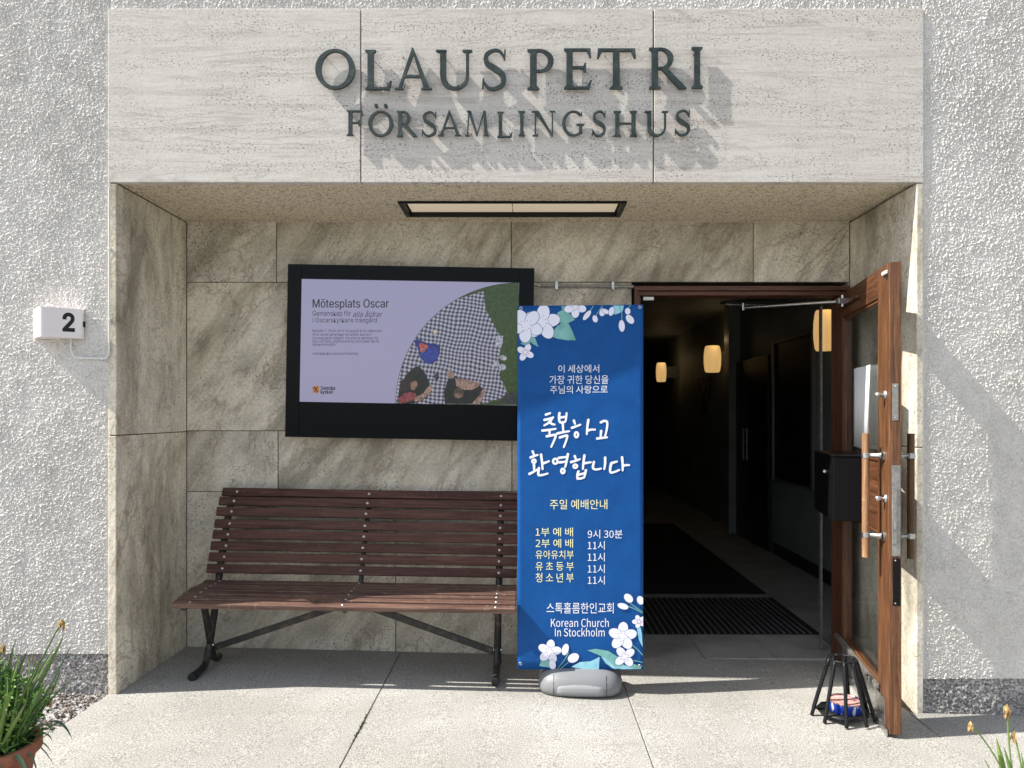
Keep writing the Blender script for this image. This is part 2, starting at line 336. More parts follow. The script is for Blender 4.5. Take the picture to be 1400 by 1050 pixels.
# ------------------------------------------------------------------ building
bld = empty('building', (0,0,0)); tag(bld, 'pale roughcast building with a stone lined entrance recess under a travertine fascia', 'building')
rng = np.random.RandomState(3)
def vnoise(x, y, seed):
    t = np.random.RandomState(seed).rand(256, 256).astype(np.float32)
    xi = np.floor(x).astype(int); yi = np.floor(y).astype(int); fx = x-xi; fy = y-yi
    fx = fx*fx*fx*(fx*(fx*6-15)+10); fy = fy*fy*fy*(fy*(fy*6-15)+10)
    a = t[xi & 255, yi & 255]; b = t[(xi+1) & 255, yi & 255]; c = t[xi & 255, (yi+1) & 255]; d = t[(xi+1) & 255, (yi+1) & 255]
    return (a*(1-fx)+b*fx)*(1-fy)+(c*(1-fx)+d*fx)*fy
def rough_sheet(name, x0, x1, z0, z1, mat, amp, parent, yb=0.0, step=.0030, seed=1, grain=(170, 330), zfun=None, edge=True):
    nx = int((x1-x0)/step)+1; nz = int((z1-z0)/step)+1
    X, Z = np.meshgrid(np.linspace(x0, x1, nx), np.linspace(0, 1, nz))
    if zfun: Zb = z0 + np.vectorize(zfun)(X[0])[None, :]
    else: Zb = np.full((1, nx), z0)
    Z = Zb + (z1 - Zb)*Z
    wx = X + .010*(vnoise(X*60+9, Z*60, seed+7)-.5); wz = Z + .010*(vnoise(X*60, Z*60+5, seed+8)-.5)
    n1 = vnoise(wx*grain[0]+100, wz*grain[0]+100, seed); n2 = vnoise(wx*grain[1]+50, wz*grain[1]+50, seed+1); n3 = vnoise(X*13+40, Z*13+40, seed+2)
    h = np.clip((n1*.55+n2*.45)-.33, 0, 1)*1.7; h = h*(.55+.6*n3)
    if edge:
        e = np.clip(np.minimum(np.minimum(X-x0, x1-X), 1)/.02, 0.25, 1); h = h*e
    Y = yb - amp*h
    co = np.stack([X, Y, Z], -1).reshape(-1, 3).astype(np.float32)
    idx = np.arange(nx*nz).reshape(nz, nx)
    q = np.stack([idx[:-1,:-1], idx[:-1,1:], idx[1:,1:], idx[1:,:-1]], -1).reshape(-1, 4)
    me = bpy.data.meshes.new(name); me.vertices.add(len(co)); me.vertices.foreach_set('co', co.ravel())
    me.loops.add(q.size); me.loops.foreach_set('vertex_index', q.ravel().astype(np.int32)); me.polygons.add(len(q))
    me.polygons.foreach_set('loop_start', np.arange(0, q.size, 4, dtype=np.int32)); me.polygons.foreach_set('loop_total', np.full(len(q), 4, dtype=np.int32))
    me.update(calc_edges=True); me.polygons.foreach_set('use_smooth', np.ones(len(q), dtype=bool)); me.materials.append(mat.m)
    o = bpy.data.objects.new(name, me); C.objects.link(o); o.parent = parent; return o
def plz(x): return .165 - .0287*(x+2.4)       # top line of the plinth
XL, XR, ZF0, ZF1 = -2.076, 1.969, 2.540, 3.402
rough_sheet('roughcast_wall', -2.9, XL+.002, .198, 3.6, M_stucco, .0098, bld, 0.0, .0030, 1)
rough_sheet('roughcast_wall', XR-.002, 2.8, .075, 3.6, M_stucco, .0098, bld, 0.0, .0030, 11)
rough_sheet('roughcast_wall', XL+.004, XR-.004, ZF1-.004, 3.6, M_stucco, .0098, bld, 0.0, .0030, 21)
rough_sheet('plinth', -2.9, XL+.002, -.10, .196, M_plinth, .010, bld, .006, .0055, 31, (75, 150))
rough_sheet('plinth', XR-.002, 2.8, -.25, .073, M_plinth, .010, bld, .006, .0055, 41, (75, 150))
def quad(name, pts, mat, parent): return MB().add(pts, [(0,1,2,3)]).build(name, mat, parent)
quad('roughcast_wall', [(-9.9,.0,-.3),(-2.899,.0,-.3),(-2.899,.0,7),(-9.9,.0,7)], M_stucco_far, bld)
quad('roughcast_wall', [(2.799,.0,-.6),(9.9,.0,-.6),(9.9,.0,7),(2.799,.0,7)], M_stucco_far, bld)
quad('roughcast_wall', [(-2.899,.0,3.599),(2.799,.0,3.599),(2.799,.0,7),(-2.899,.0,7)], M_stucco_far, bld)
quad('unseen_roof', [(-9.9,.0,7),(9.9,.0,7),(9.9,16,7),(-9.9,16,7)], M_joint, bld)  # unseen roof, sides and back added to keep sky light out of the building
quad('unseen_side_wall', [(-9.9,16,-.6),(-9.9,0,-.6),(-9.9,0,7),(-9.9,16,7)], M_stucco_far, bld)
quad('unseen_side_wall', [(9.9,0,-.6),(9.9,16,-.6),(9.9,16,7),(9.9,0,7)], M_stucco_far, bld)
quad('unseen_back_wall', [(9.9,16,-.6),(-9.9,16,-.6),(-9.9,16,7),(9.9,16,7)], M_stucco_far, bld)
# fascia: three travertine slabs
fx = [XL, -.822, .629, XR]
for i in range(3):
    box('fascia_slab', (fx[i]+(.003 if i else 0), -.013, ZF0), (fx[i+1]-(.003 if i < 2 else 0), .03, ZF1), M_trav, bld, .003)
box('fascia_backing', (XL+.01, .006, ZF0+.004), (XR-.01, .028, ZF1-.01), M_joint, bld)
# side linings: slab with a visible front edge
zs = 1.29
for (x0, x1, zj) in ((-2.076, -2.036, 1.285), (1.935, XR, 1.225)):
    for (z0, z1) in ((-.14, zj-.002), (zj+.002, ZF0-.004)):
        box('lining_slab', (x0, -.011, z0), (x1, .748, z1), M_stone_side, bld, .004)
# back lining slabs
BW = .75
def bx(px): return (px-720)/F*4.43
cols = {1: [257, 378, 699, 1030, 1158], 2: [257, 541, 864], 3: [257, 380, 700, 864], 4: [257, 541, 864]}
rows = {1: (2.182, 2.548), 2: (1.292, 2.178), 3: (.928, 1.288), 4: (-.14, .924)}
for r in cols:
    for a, b in zip(cols[r][:-1], cols[r][1:]):
        dy = random.uniform(-.0015, .0015)
        box('lining_slab', ((bx(a)+.0025) if a != 257 else -2.0352, BW+dy, rows[r][0]), ((bx(b)-.0025) if b != 1158 else 1.9342, BW+.028, rows[r][1]), M_stone, bld, .002)
box('backing_wall', (-2.10, BW+.02, -.14), (bx(864), BW+.10, 2.60), M_joint, bld)
box('backing_wall', (bx(864), BW+.02, 2.182), (2.05, BW+.10, 2.60), M_joint, bld)
box('backing_wall', (1.925, BW+.001, -.14), (2.05, BW+.10, 2.18), M_joint, bld)
# soffit with the cut-out for the lamp
LX0, LX1, LY0, LY1 = -.70, .545, .335, .625
for (a, b) in (((-2.09,.03),(1.98,LY0)), ((-2.09,LY1),(1.98,.76)), ((-2.09,LY0),(LX0,LY1)), ((LX1,LY0),(1.98,LY1))):
    box('soffit', (a[0], a[1], 2.548), (b[0], b[1], 2.60), M_soffit, bld)
box('cornice_bead', (-2.034, .741, 2.5465), (1.933, .749, 2.540), M_soffit, bld)
box('cornice_bead', (-2.035, .02, 2.5475), (-2.027, .741, 2.540), M_soffit, bld)
box('soffit_backing', (-2.1, .03, 2.70), (2.0, .8, 2.72), M_joint, bld)
# ceiling light
cl = empty('ceiling_light', (-.08, .48, 2.548)); tag(cl, 'long recessed ceiling light with black frame and frosted panels above the screen', 'ceiling light')
fw = .020
mb = MB(); mb.box((LX0, LY0, 2.535), (LX1, LY0+fw*.6, 2.58)).box((LX0, LY1-fw*.8, 2.535), (LX1, LY1, 2.58)).box((LX0, LY0+fw*.6, 2.535), (LX0+fw*1.3, LY1-fw*.8, 2.58)).box((LX1-fw*1.3, LY0+fw*.6, 2.535), (LX1, LY1-fw*.8, 2.58))
mb.build('frame', M_black, cl, bevel=.002)
md = Mat('frosted diffuser', (.62,.56,.47), .4); v = md.coord((1,1,1))
# two tubes glow faintly behind the panel
sx = md.new('SeparateXYZ'); md.link(v, sx.inputs[0])
md.b.inputs['Emission Color'].default_value = (1.0,.80,.55,1); md.b.inputs['Emission Strength'].default_value = .16
for (a, b) in ((LX0+.037, -.082), (-.078, LX1-.037)):
    box('diffuser', (a, LY0+.018, 2.560), (b, LY1-.024, 2.566), md, cl)
box('housing', (LX0+.002, LY0+.002, 2.62), (LX1-.002, LY1-.002, 2.64), M_black, cl)

# ------------------------------------------------------------------ corridor behind the door
FZ = gz(1.25) + .0
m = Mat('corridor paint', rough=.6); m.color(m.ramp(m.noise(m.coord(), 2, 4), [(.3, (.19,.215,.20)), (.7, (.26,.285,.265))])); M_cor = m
M_cord = Mat('corridor dark panel and wall shade', (.012,.012,.013), .4)  # also on walls: the dim interior is put into this near-black colour
m = Mat('corridor stone floor', rough=.5); m.color(m.ramp(m.noise(m.coord(), 5, 6), [(.3, (.26,.255,.235)), (.7, (.42,.41,.38))])); M_corf = m
CX0, CX1, CYB = -.2, 2.62, 14.0
DX0, DX1, DZ1 = .640, 1.925, 2.153
box('corridor_floor', (CX0, 1.24, -.2), (CX1, CYB, FZ-.006), M_corf, bld)
for i in range(3):
    box('threshold_stone', (DX0+.001+i*.43, .757, -.2), (DX0+.428+i*.43, 1.238, FZ+.002), M_corf, bld, .003)
box('corridor_ceiling', (CX0, 1.0, 2.75), (CX1, CYB, 2.8), M_cor, bld)
box('corridor_wall', (CX1, 1.0, -.2), (CX1+.1, CYB, 2.8), M_cor, bld)
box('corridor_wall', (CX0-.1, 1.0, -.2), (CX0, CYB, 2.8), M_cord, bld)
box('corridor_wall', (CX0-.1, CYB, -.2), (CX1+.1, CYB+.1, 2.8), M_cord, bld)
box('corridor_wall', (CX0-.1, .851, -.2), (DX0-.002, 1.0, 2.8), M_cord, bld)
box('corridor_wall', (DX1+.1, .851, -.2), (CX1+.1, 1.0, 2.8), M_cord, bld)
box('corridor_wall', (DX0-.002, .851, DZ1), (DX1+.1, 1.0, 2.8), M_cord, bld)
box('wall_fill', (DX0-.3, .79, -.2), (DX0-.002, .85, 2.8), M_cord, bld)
for y0, y1 in ((1.3, 5.8),): pass
# dado, skirting and pilaster on the right wall
def ry(px, X=CX1): return X*F/(px-720) + CY      # distance along the right wall seen at that pixel column
box('dado', (CX1-.012, 2.0, .12), (CX1-.001, ry(1060), .62), M_cor, bld, .002)
box('skirting', (CX1-.02, 1.3, FZ-.004), (CX1-.001, ry(1060), .03), M_cord, bld)
box('pilaster', (CX1-.14, ry(998, 2.5)-.02, FZ-.004), (CX1-.001, ry(998, 2.5)+.18, 2.74), M_cor, bld)
dr = empty('corridor_door', (CX1-.02, 4.9, FZ)); tag(dr, 'dark double door with pale pull handles along the corridor wall', 'door')
ya, yb = ry(1056), ry(1003); ym = (ya+yb)/2
box('leaf', (CX1-.05, ya, FZ+.002), (CX1-.02, ym-.004, 2.02), M_cord, dr, .003); box('leaf', (CX1-.05, ym+.004, FZ+.002), (CX1-.02, yb, 2.02), M_cord, dr, .003)
for q in (-.07, .07): MB().tube([(CX1-.075, ym+q, .85), (CX1-.075, ym+q, 1.22)], .012).build('handle', M_zinc, dr)
for q in (-.07, .07):
    for z in (.88, 1.19): MB().tube([(CX1-.075, ym+q, z), (CX1-.05, ym+q, z)], .006).build('handle_mount', M_zinc, dr)
nb = empty('notice_board', (CX1-.01, 3.0, 1.35)); tag(nb, 'wide dark notice board with thin pale frame on the corridor wall', 'notice board')
ya, yb = ry(1114), ry(1062)
box('panel', (CX1-.03, ya, .72), (CX1-.002, yb, 2.12), M_cord, nb)
mz = Mat('dull alu frame', (.25,.26,.25), .4, .6)
for (a, b) in (((CX1-.045, yb, .70), (CX1-.002, yb+.05, 2.15)), ((CX1-.045, ya-.05, .70), (CX1-.002, ya, 2.15)), ((CX1-.04, ya, 2.12), (CX1-.002, yb, 2.15)), ((CX1-.04, ya, .70), (CX1-.002, yb, .72))):
    box('frame_rail', a, b, mz, nb)
m = Mat('corridor poster print', rough=.6); m.color(m.ramp(m.noise(m.coord((1,1,.6)), 5, 4, .6, 1.0), [(.45, (.01,.012,.012)), (.52, (.16,.19,.19)), (.62, (.30,.32,.30))])); 
o = box('poster', (CX1-.016, ry(972), 1.395), (CX1-.008, ry(972)+.75, 1.92), m); tag(o, 'dim poster with pale figure below the middle wall lamp', 'poster')
# wall lamps
M_lampE = Mat('glowing wood veneer shade', (.8,.6,.3), .5); v = M_lampE.coord((14,14,1.2)); 
cc = M_lampE.ramp(M_lampE.noise(v, 2.2, 5, .6, .6), [(.3, (1.0,.52,.16)), (.6, (1.0,.64,.25))]); M_lampE.link(cc, M_lampE.b.inputs['Emission Color']); M_lampE.b.inputs['Emission Strength'].default_value = .30
def sconce(px, py, hpx, wpx, d, label):
    c = P(px, py, d); h = hpx*d/F; w = wpx*d/F*.5
    t = empty('wall_lamp', (c.x, c.y, c.z)); tag(t, label, 'wall lamp', 'warm lamps along the corridor wall')
    pr = [(0,-h/2), (w*.78,-h/2), (w*.9,-h*.42), (w,-h*.2), (w*1.02,0), (w,h*.2), (w*.9,h*.42), (w*.78,h/2), (0,h/2)]
    MB().lathe(pr, c, 28).build('lamp_shade', M_lampE, t)
    MB().box((c.x+w*.5, c.y-.03, c.z-h*.3), (CX1-.001, c.y+.03, c.z+h*.3)).build('bracket', M_zinc, t)
    L = bpy.data.lights.new('lamp_light', 'POINT'); L.energy = .22; L.color = (1,.68,.36); L.shadow_soft_size = .04
    lo = bpy.data.objects.new('lamp_light', L); C.objects.link(lo); lo.location = (c.x-.0, c.y-w-.08, c.z+h/2+.06)
sconce(1127, 452, 55, 28, 6.15, 'nearest and largest of the three glowing corridor lamps, beside the door leaf')
sconce(974, 491, 36, 23, 9.6, 'middle one of the three glowing corridor lamps, above the poster')
sconce(904, 509, 26, 14, 12.7, 'smallest and farthest of the three glowing corridor lamps')
# door mats
def mat_thing(x0, x1, y0, y1, label, rib, nm='door_mat'):
    t = empty(nm, ((x0+x1)/2, (y0+y1)/2, FZ-.006)); tag(t, label, 'door mat')
    box('mat_base', (x0, y0, FZ-.005), (x1, y1, FZ+.001), M_rubber, t)
    if rib:
        n = int((x1-x0)/.044); mr = Mat('mat rib', (.16,.16,.165), .45)
        mb = MB()
        for i in range(n):
            xa = x0+.010+i*.044; mb.box((xa, y0+.01, FZ+.001), (xa+.009, y1-.01, FZ+.0085))
        o = mb.build('rib', mr, t); o['kind'] = 'stuff'
    return t
mat_thing(.30, 1.96, 1.245, 2.22, 'black ribbed door mat just inside the open doorway', True)
mat_thing(.0, 1.96, 2.36, 6.2, 'long plain black runner further down the corridor floor', False, 'floor_runner')

# ------------------------------------------------------------------ door frame
mb = MB()
box('door_frame_post', (DX0+.002, .715, gz(.66)+.001), (DX0+.024, .85, DZ1-.028), M_frame, bld, .002)
box('door_frame_post', (DX0+.024, .735, gz(.66)+.001), (DX0+.040, .85, DZ1-.052), M_frame, bld, .002)
box('door_frame_head', (DX0+.002, .715, DZ1-.028), (1.925, .85, DZ1-.001), M_frameH, bld, .003)
box('door_frame_head', (DX0+.024, .735, DZ1-.054), (1.925, .85, DZ1-.029), M_frameH, bld, .003)
box('door_frame_post', (1.865, .745, FZ+.003), (1.924, .85, DZ1-.056), M_frame, bld, .002)
o = box('door_contact', (DX0+.058, .745, 2.072), (DX0+.122, .765, 2.092), M_white, None, .002); tag(o, 'small white contact box under the door frame head', 'door sensor')
# thin pale strip just inside the frame on the hinge side
o = box('pale_jamb_strip', (1.822, .90, FZ+.003), (1.832, .93, 2.06), M_zinc, bld)

# ------------------------------------------------------------------ open door leaf (local x: hinge -> free edge, y: inner -> outer face)
DL = 1.068; DB, DT = -.070, 2.085
door = empty('entrance_door', (1.849, .740, 0), (0,0, math.atan2(-1.05, -.196))); tag(door, 'tall glazed oak entrance door standing wide open at right', 'door')
def dbox(name, u0, u1, y0, y1, z0, z1, mat, parent=None, bevel=.003, label=None):
    return box(name, (u0, y0, z0), (u1, y1, z1), mat, parent or door, bevel, False, label)
SI, TH = .882, .052
dbox('stile', 0, .165, 0, TH, DB, DT, M_frame); dbox('stile', SI, DL, 0, TH, DB, DT, M_door)  # hinge stile takes the darker frame wood to put its shade into the colour
dbox('rail', .166, SI-.001, 0, TH, 1.945, DT-.0005, M_doorH); dbox('rail', .166, SI-.001, .001, TH, DB, .085, M_doorH)
dbox('rail', .166, SI-.001, .014, TH-.002, .826, 1.16, M_doorH, label='rust orange middle rail behind the letter box')
for (z0, z1) in ((.085, .825), (1.161, 1.944)):
    dbox('glass', .168, SI-.002, .024, .030, z0+.002, z1-.002, M_glass, bevel=0)
    for (u0, u1) in ((.166, .180), (SI-.015, SI-.001)): dbox('glazing_bead', u0, u1, .006, .022, z0+.001, z1-.001, M_door, bevel=.002)
    for (a, b) in ((z0+.001, z0+.014), (z1-.014, z1-.001)): dbox('glazing_bead', .181, SI-.016, .006, .022, a, b, M_doorH, bevel=.002)
# kick plate and weather bar on the bottom rail
dbox('kick_plate', .17, 1.0, -.004, -.0005, DB+.012, .07, M_steel, bevel=.001)
dbox('weather_bar', .10, .93, -.03, -.005, .088, .112, M_zinc, bevel=.004)
dbox('threshold_seal', .05, 1.06, -.012, -.0045, DB-.012, DB+.020, M_steel, bevel=.002)
# paper notice: slightly curled
pm = MB(); N = 10; L = []; Rr = []
for i in range(N+1):
    u = .345 + .38*i/N; b = .0015 + (.004*math.sin(i*.9) if i < 8 else .03*((i-7)/3)**2) ; L.append((u, .022-.004-b, 1.21 + .004*math.sin(i))); Rr.append((u, .018-b*.4, 1.64))
pm.strip(L, Rr, True); o = pm.build('paper_notice', M_paper, None, False)
o.data.transform(Matrix.Translation((-.53, -.018, -1.42)))
o.rotation_euler = door.rotation_euler; o.location = Matrix.Rotation(math.atan2(-1.05, -.196), 3, 'Z') @ Vector((.53, .018, 1.42)) + Vector((1.849, .74, 0))
sm_ = o.modifiers.new('thick', 'SOLIDIFY'); sm_.thickness = .0006
tag(o, 'white paper sheet taped inside the upper glass of the open door', 'notice')
# letter box
lb = empty('letter_box', (0,0,0)); lb.parent = door
Mloc = None
def lbox(name, u0, u1, y0, y1, z0, z1, mat, bevel=.003): return box(name, (u0,y0,z0), (u1,y1,z1), mat, lb, bevel, False)
lbox('body', .134, .614, -.147, -.001, .836, 1.168, M_blackbox, .004)
lbox('lid', .130, .618, -.152, -.001, 1.169, 1.178, M_blackbox, .003)
lbox('door_panel', .15, .60, -.1505, -.1475, .85, 1.12, M_blackbox, .001)
MB().lathe([(0,.012),(.009,.012),(.010,0)], (0,0,0), 16, Matrix.Translation((.44, -.1505, 1.08)) @ Matrix.Rotation(R(90), 4, 'X')).build('lock', M_steel, lb, False)
# pull handles on both faces
def handle(side, mat):
    h = empty('pull_handle', (0,0,0)); h.parent = door
    y = -.073 if side < 0 else TH+.073; yf = -.0005 if side < 0 else TH+.0005
    MB().tube([(.955, y, .716), (.955, y, 1.300)], .0165, 18).build('grip', mat, h, False, .003)
    for z in (.822, 1.197):
        MB().tube([(.955, y, z-.012), (.955, y, z+.012)], .0195, 18).build('clamp', M_steel, h, False)
        s = -1 if side < 0 else 1
        MB().tube([(.955, y-s*.015, z), (.975, yf+s*.022, z), (.985, yf+s*.006, z)], [.009, .012, .019], 14).tube([(.985, yf+s*.008, z), (.985, yf, z)], .023, 16).build('mount', M_steel, h, False)
handle(-1, M_hand); handle(1, M_hand2)
for z in (1.48, 1.0):
    tt = empty('thumb_turn', (0,0,0)); tt.parent = door
    Mt = Matrix.Translation((1.005, -.0005, z)) @ Matrix.Rotation(R(90), 4, 'X')
    MB().lathe([(.0,.008),(.018,.008),(.022,0)], n=20, M=Mt).lathe([(.0,.045),(.011,.042),(.014,.03),(.007,.015),(.007,.008)], n=16, M=Mt).build('rosette', M_steel if z < 1.2 else M_zinc, tt, False)
# hardware on the free edge
dbox('lock_plate', DL-.001, DL+.0025, .012, .038, 1.362, 1.530, M_zinc, bevel=.001)
dbox('lock_case', DL-.001, DL+.003, .010, .047, .745, 1.158, M_zinc, bevel=.001)
dbox('lock_case', DL+.0035, DL+.012, .008, .030, .80, 1.06, M_zinc, bevel=.003)
dbox('latch', DL+.0125, DL+.020, .013, .024, .87, .90, M_steel, bevel=.002)
dbox('edge_strip', DL-.001, DL+.002, .014, .046, .52, .735, M_blackbox, bevel=.001)
for z in (1.375, 1.518, .725, .53): MB().lathe([(0,.0012),(.003,.001),(.0035,0)], n=10, M=Matrix.Translation((DL+.0025, .025, z)) @ Matrix.Rotation(R(90), 4, 'Y')).build('screw', M_steel, door, False)
dbox('door_contact', .985, 1.05, -.012, -.0005, 2.035, 2.052, M_white, bevel=.003)
dbox('latch_hole', 1.02, 1.048, -.001, .0005, 2.010, 2.030, M_rubber, bevel=0)
# closer arm
dc = empty('door_closer', (1.5, .9, 2.03)); tag(dc, 'grey metal door closer arm reaching from the frame head to the open leaf', 'door closer')
pA = P(1152, 412, 4.12); pB = P(1016, 421, 4.58); pC = P(992, 416, 4.66); pD = P(1050, 417, 4.72)
MB().tube([pA, pB], .0085, 10).build('arm', M_steel, dc); MB().tube([pC, pD], .006, 8).build('slide_arm', M_steel, dc)
MB().tube([pB+Vector((0,0,-.014)), pB+Vector((0,0,.03))], .009, 10).build('pivot', M_steel, dc)
box('bracket', pA+Vector((-.03,-.02,-.014)), pA+Vector((.035,.03,.016)), M_steel, dc, .003)
MB().tube([pA+Vector((.0,0,-.03)), pA+Vector((0,0,.034))], .010, 10).build('pivot', M_steel, dc)
box('closer_body', pC+Vector((-.02,-.0,.006)), pC+Vector((.42,.05,.022)), M_black, dc, .003)
dbox('closer_track', .10, .55, -.020, -.001, 2.00, 2.018, M_frameH, bevel=.002)

# ------------------------------------------------------------------ bronze lettering on the fascia
YW = -.013
def ring(cx, cy, rx, ry, tx, ty, a0=0, a1=360, n=48):
    o = []; i = []
    for k in range(n+1):
        a = R(a0+(a1-a0)*k/n)
        o.append((cx+rx*math.cos(a), cy+ry*math.sin(a))); i.append((cx+(rx-tx)*math.cos(a), cy+(ry-ty)*math.sin(a)))
    return ('band', o, i)
def stroke(pts, ws):
    pts = smooth_path([(p[0], p[1], 0) for p in pts], 8); n = len(pts); o = []; i = []
    for k, p in enumerate(pts):
        t = (pts[min(k+1,n-1)]-pts[max(k-1,0)]).normalized(); nn = Vector((-t.y, t.x, 0))
        f = k/(n-1)*(len(ws)-1); j = min(int(f), len(ws)-2); w = ws[j]+(ws[j+1]-ws[j])*(f-j)
        o.append(tuple((p+nn*w/2)[:2])); i.append(tuple((p-nn*w/2)[:2]))
    return ('band', o, i)
def stem(x0, x1, s=.075, y0=0, y1=1, top=True, bot=True):
    p = []
    p += [(x0-s, y0), (x1+s, y0), (x1+s, y0+.035), (x1+.01, y0+.08)] if bot else [(x0, y0), (x1, y0)]
    p += [(x1+.01, y1-.08), (x1+s, y1-.035), (x1+s, y1), (x0-s, y1), (x0-s, y1-.035), (x0-.01, y1-.08)] if top else [(x1, y1), (x0, y1)]
    if bot: p += [(x0-.01, y0+.08), (x0-s, y0+.035)]
    return ('poly', p)
def foot(xc, w, y, h=.04):  # a flat serif
    return ('poly', [(xc-w, y), (xc+w, y), (xc+w, y+h), (xc-w, y+h)])
W = .15
def glyph(ch):
    if ch == 'O' or ch == 'Ö':
        g = [ring(.5, .5, .5, .51, .15, .075)]
        if ch == 'Ö': g += [('poly', [(.5+q+.075*math.cos(a), 1.20+.075*math.sin(a)) for a in [k*.5236 for k in range(12)]]) for q in (-.18, .20)]
        return g
    if ch == 'L': return [stem(.08, .08+W), ('poly', [(.24,0), (.68,0), (.74,.22), (.70,.22), (.60,.06), (.24,.06)])]
    if ch == 'A': return [('poly', [(.10,.04), (.17,.04), (.50,.86), (.46,1.02)]), ('poly', [(.44,1.03), (.50,1.03), (.93,.04), (.77,.04)]), ('poly', [(.24,.30), (.72,.30), (.69,.36), (.27,.36)]), foot(.12,.12,0), foot(.85,.14,0)]
    if ch == 'U': return [('poly', [(.13,.36), (.28,.36), (.28,1), (.05,1), (.05,.96), (.13,.93)]), ('band', *ring(.485,.36,.355,.37,.15,.085,180,300,24)[1:]), ('band', *ring(.485,.36,.355,.37,.075,.085,300,360,12)[1:]), ('poly', [(.765,.36), (.84,.36), (.84,.93), (.92,.96), (.92,1), (.68,1), (.68,.96), (.765,.93)]), foot(.16,.13,.96)]
    if ch == 'S': return [stroke([(.62,.80), (.50,.955), (.33,.975), (.15,.86), (.17,.66), (.38,.52), (.58,.36), (.58,.14), (.38,.025), (.20,.05), (.06,.22)], [.05,.06,.07,.10,.13,.15,.14,.11,.08,.06,.045]), ('poly', [(.60,.74), (.645,.74), (.66,.99), (.62,.99)]), ('poly', [(.03,.02), (.07,.02), (.09,.27), (.05,.27)])]
    if ch == 'P': return [stem(.08, .08+W), ring(.30,.715,.36,.285,.145,.06,-90,90,24), ('poly', [(.23,.43),(.30,.43),(.30,.49),(.23,.49)]), ('poly', [(.23,.94),(.30,.94),(.30,1),(.23,1)])]
    if ch == 'R': return [stem(.08, .08+W), ring(.30,.735,.34,.265,.145,.06,-90,90,24), ('poly', [(.23,.47),(.32,.47),(.30,.53),(.23,.53)]), ('poly', [(.23,.94),(.30,.94),(.30,1),(.23,1)]), ('poly', [(.30,.50), (.47,.50), (.98,.02), (.98,0), (.78,0)])]
    if ch == 'E': return [stem(.08, .08+W), ('poly', [(.23,0), (.70,0), (.76,.22), (.72,.22), (.62,.06), (.23,.06)]), ('poly', [(.23,.94), (.62,.94), (.70,.78), (.74,.78), (.72,1), (.23,1)]), ('poly', [(.23,.50), (.52,.50), (.56,.42), (.60,.42), (.60,.64), (.56,.64), (.52,.56), (.23,.56)])]
    if ch == 'F': return [stem(.08, .08+W), ('poly', [(.23,.94), (.58,.94), (.66,.78), (.70,.78), (.68,1), (.23,1)]), ('poly', [(.23,.48), (.48,.48), (.52,.38), (.56,.38), (.56,.62), (.52,.62), (.48,.54), (.23,.54)])]
    if ch == 'T': return [stem(.38, .38+W, top=False), ('poly', [(.0,.76), (.04,.76), (.12,.93), (.81,.93), (.88,.76), (.92,.76), (.90,1), (.02,1)])]
    if ch == 'I': return [stem(.09, .09+W+.01, .09)]
    if ch == 'M': return [('poly', [(.10,.04), (.16,.04), (.22,.92), (.17,1)]), foot(.12,.11,0), ('poly', [(.14,1), (.30,1), (.62,.12), (.56,0)]), ('poly', [(.56,0), (.60,0), (.96,1), (.90,1)]), ('poly', [(.88,1), (1.02,1), (1.12,.04), (.96,.04)]), foot(1.04,.14,0), foot(.20,.10,.96)]
    if ch == 'N': return [('poly', [(.12,.04), (.185,.04), (.185,.96), (.12,.96)]), foot(.15,.12,0), foot(.14,.14,.96), ('poly', [(.12,1), (.30,1), (.90,0), (.84,-.02)]), ('poly', [(.84,.0), (.90,.0), (.90,.96), (.84,.96)]), foot(.87,.12,.96)]
    if ch == 'G': return [ring(.50,.50,.50,.51,.145,.07,42,318,40), ('poly', [(.84,.80), (.88,.80), (.88,.97), (.84,.95)]), ('poly', [(.74,.08), (.88,.10), (.88,.40), (.98,.44), (.98,.48), (.62,.48), (.62,.44), (.74,.40)])]
    if ch == 'H': return [stem(.08, .22), stem(.70, .84), ('poly', [(.23,.48), (.69,.48), (.69,.54), (.23,.54)])]
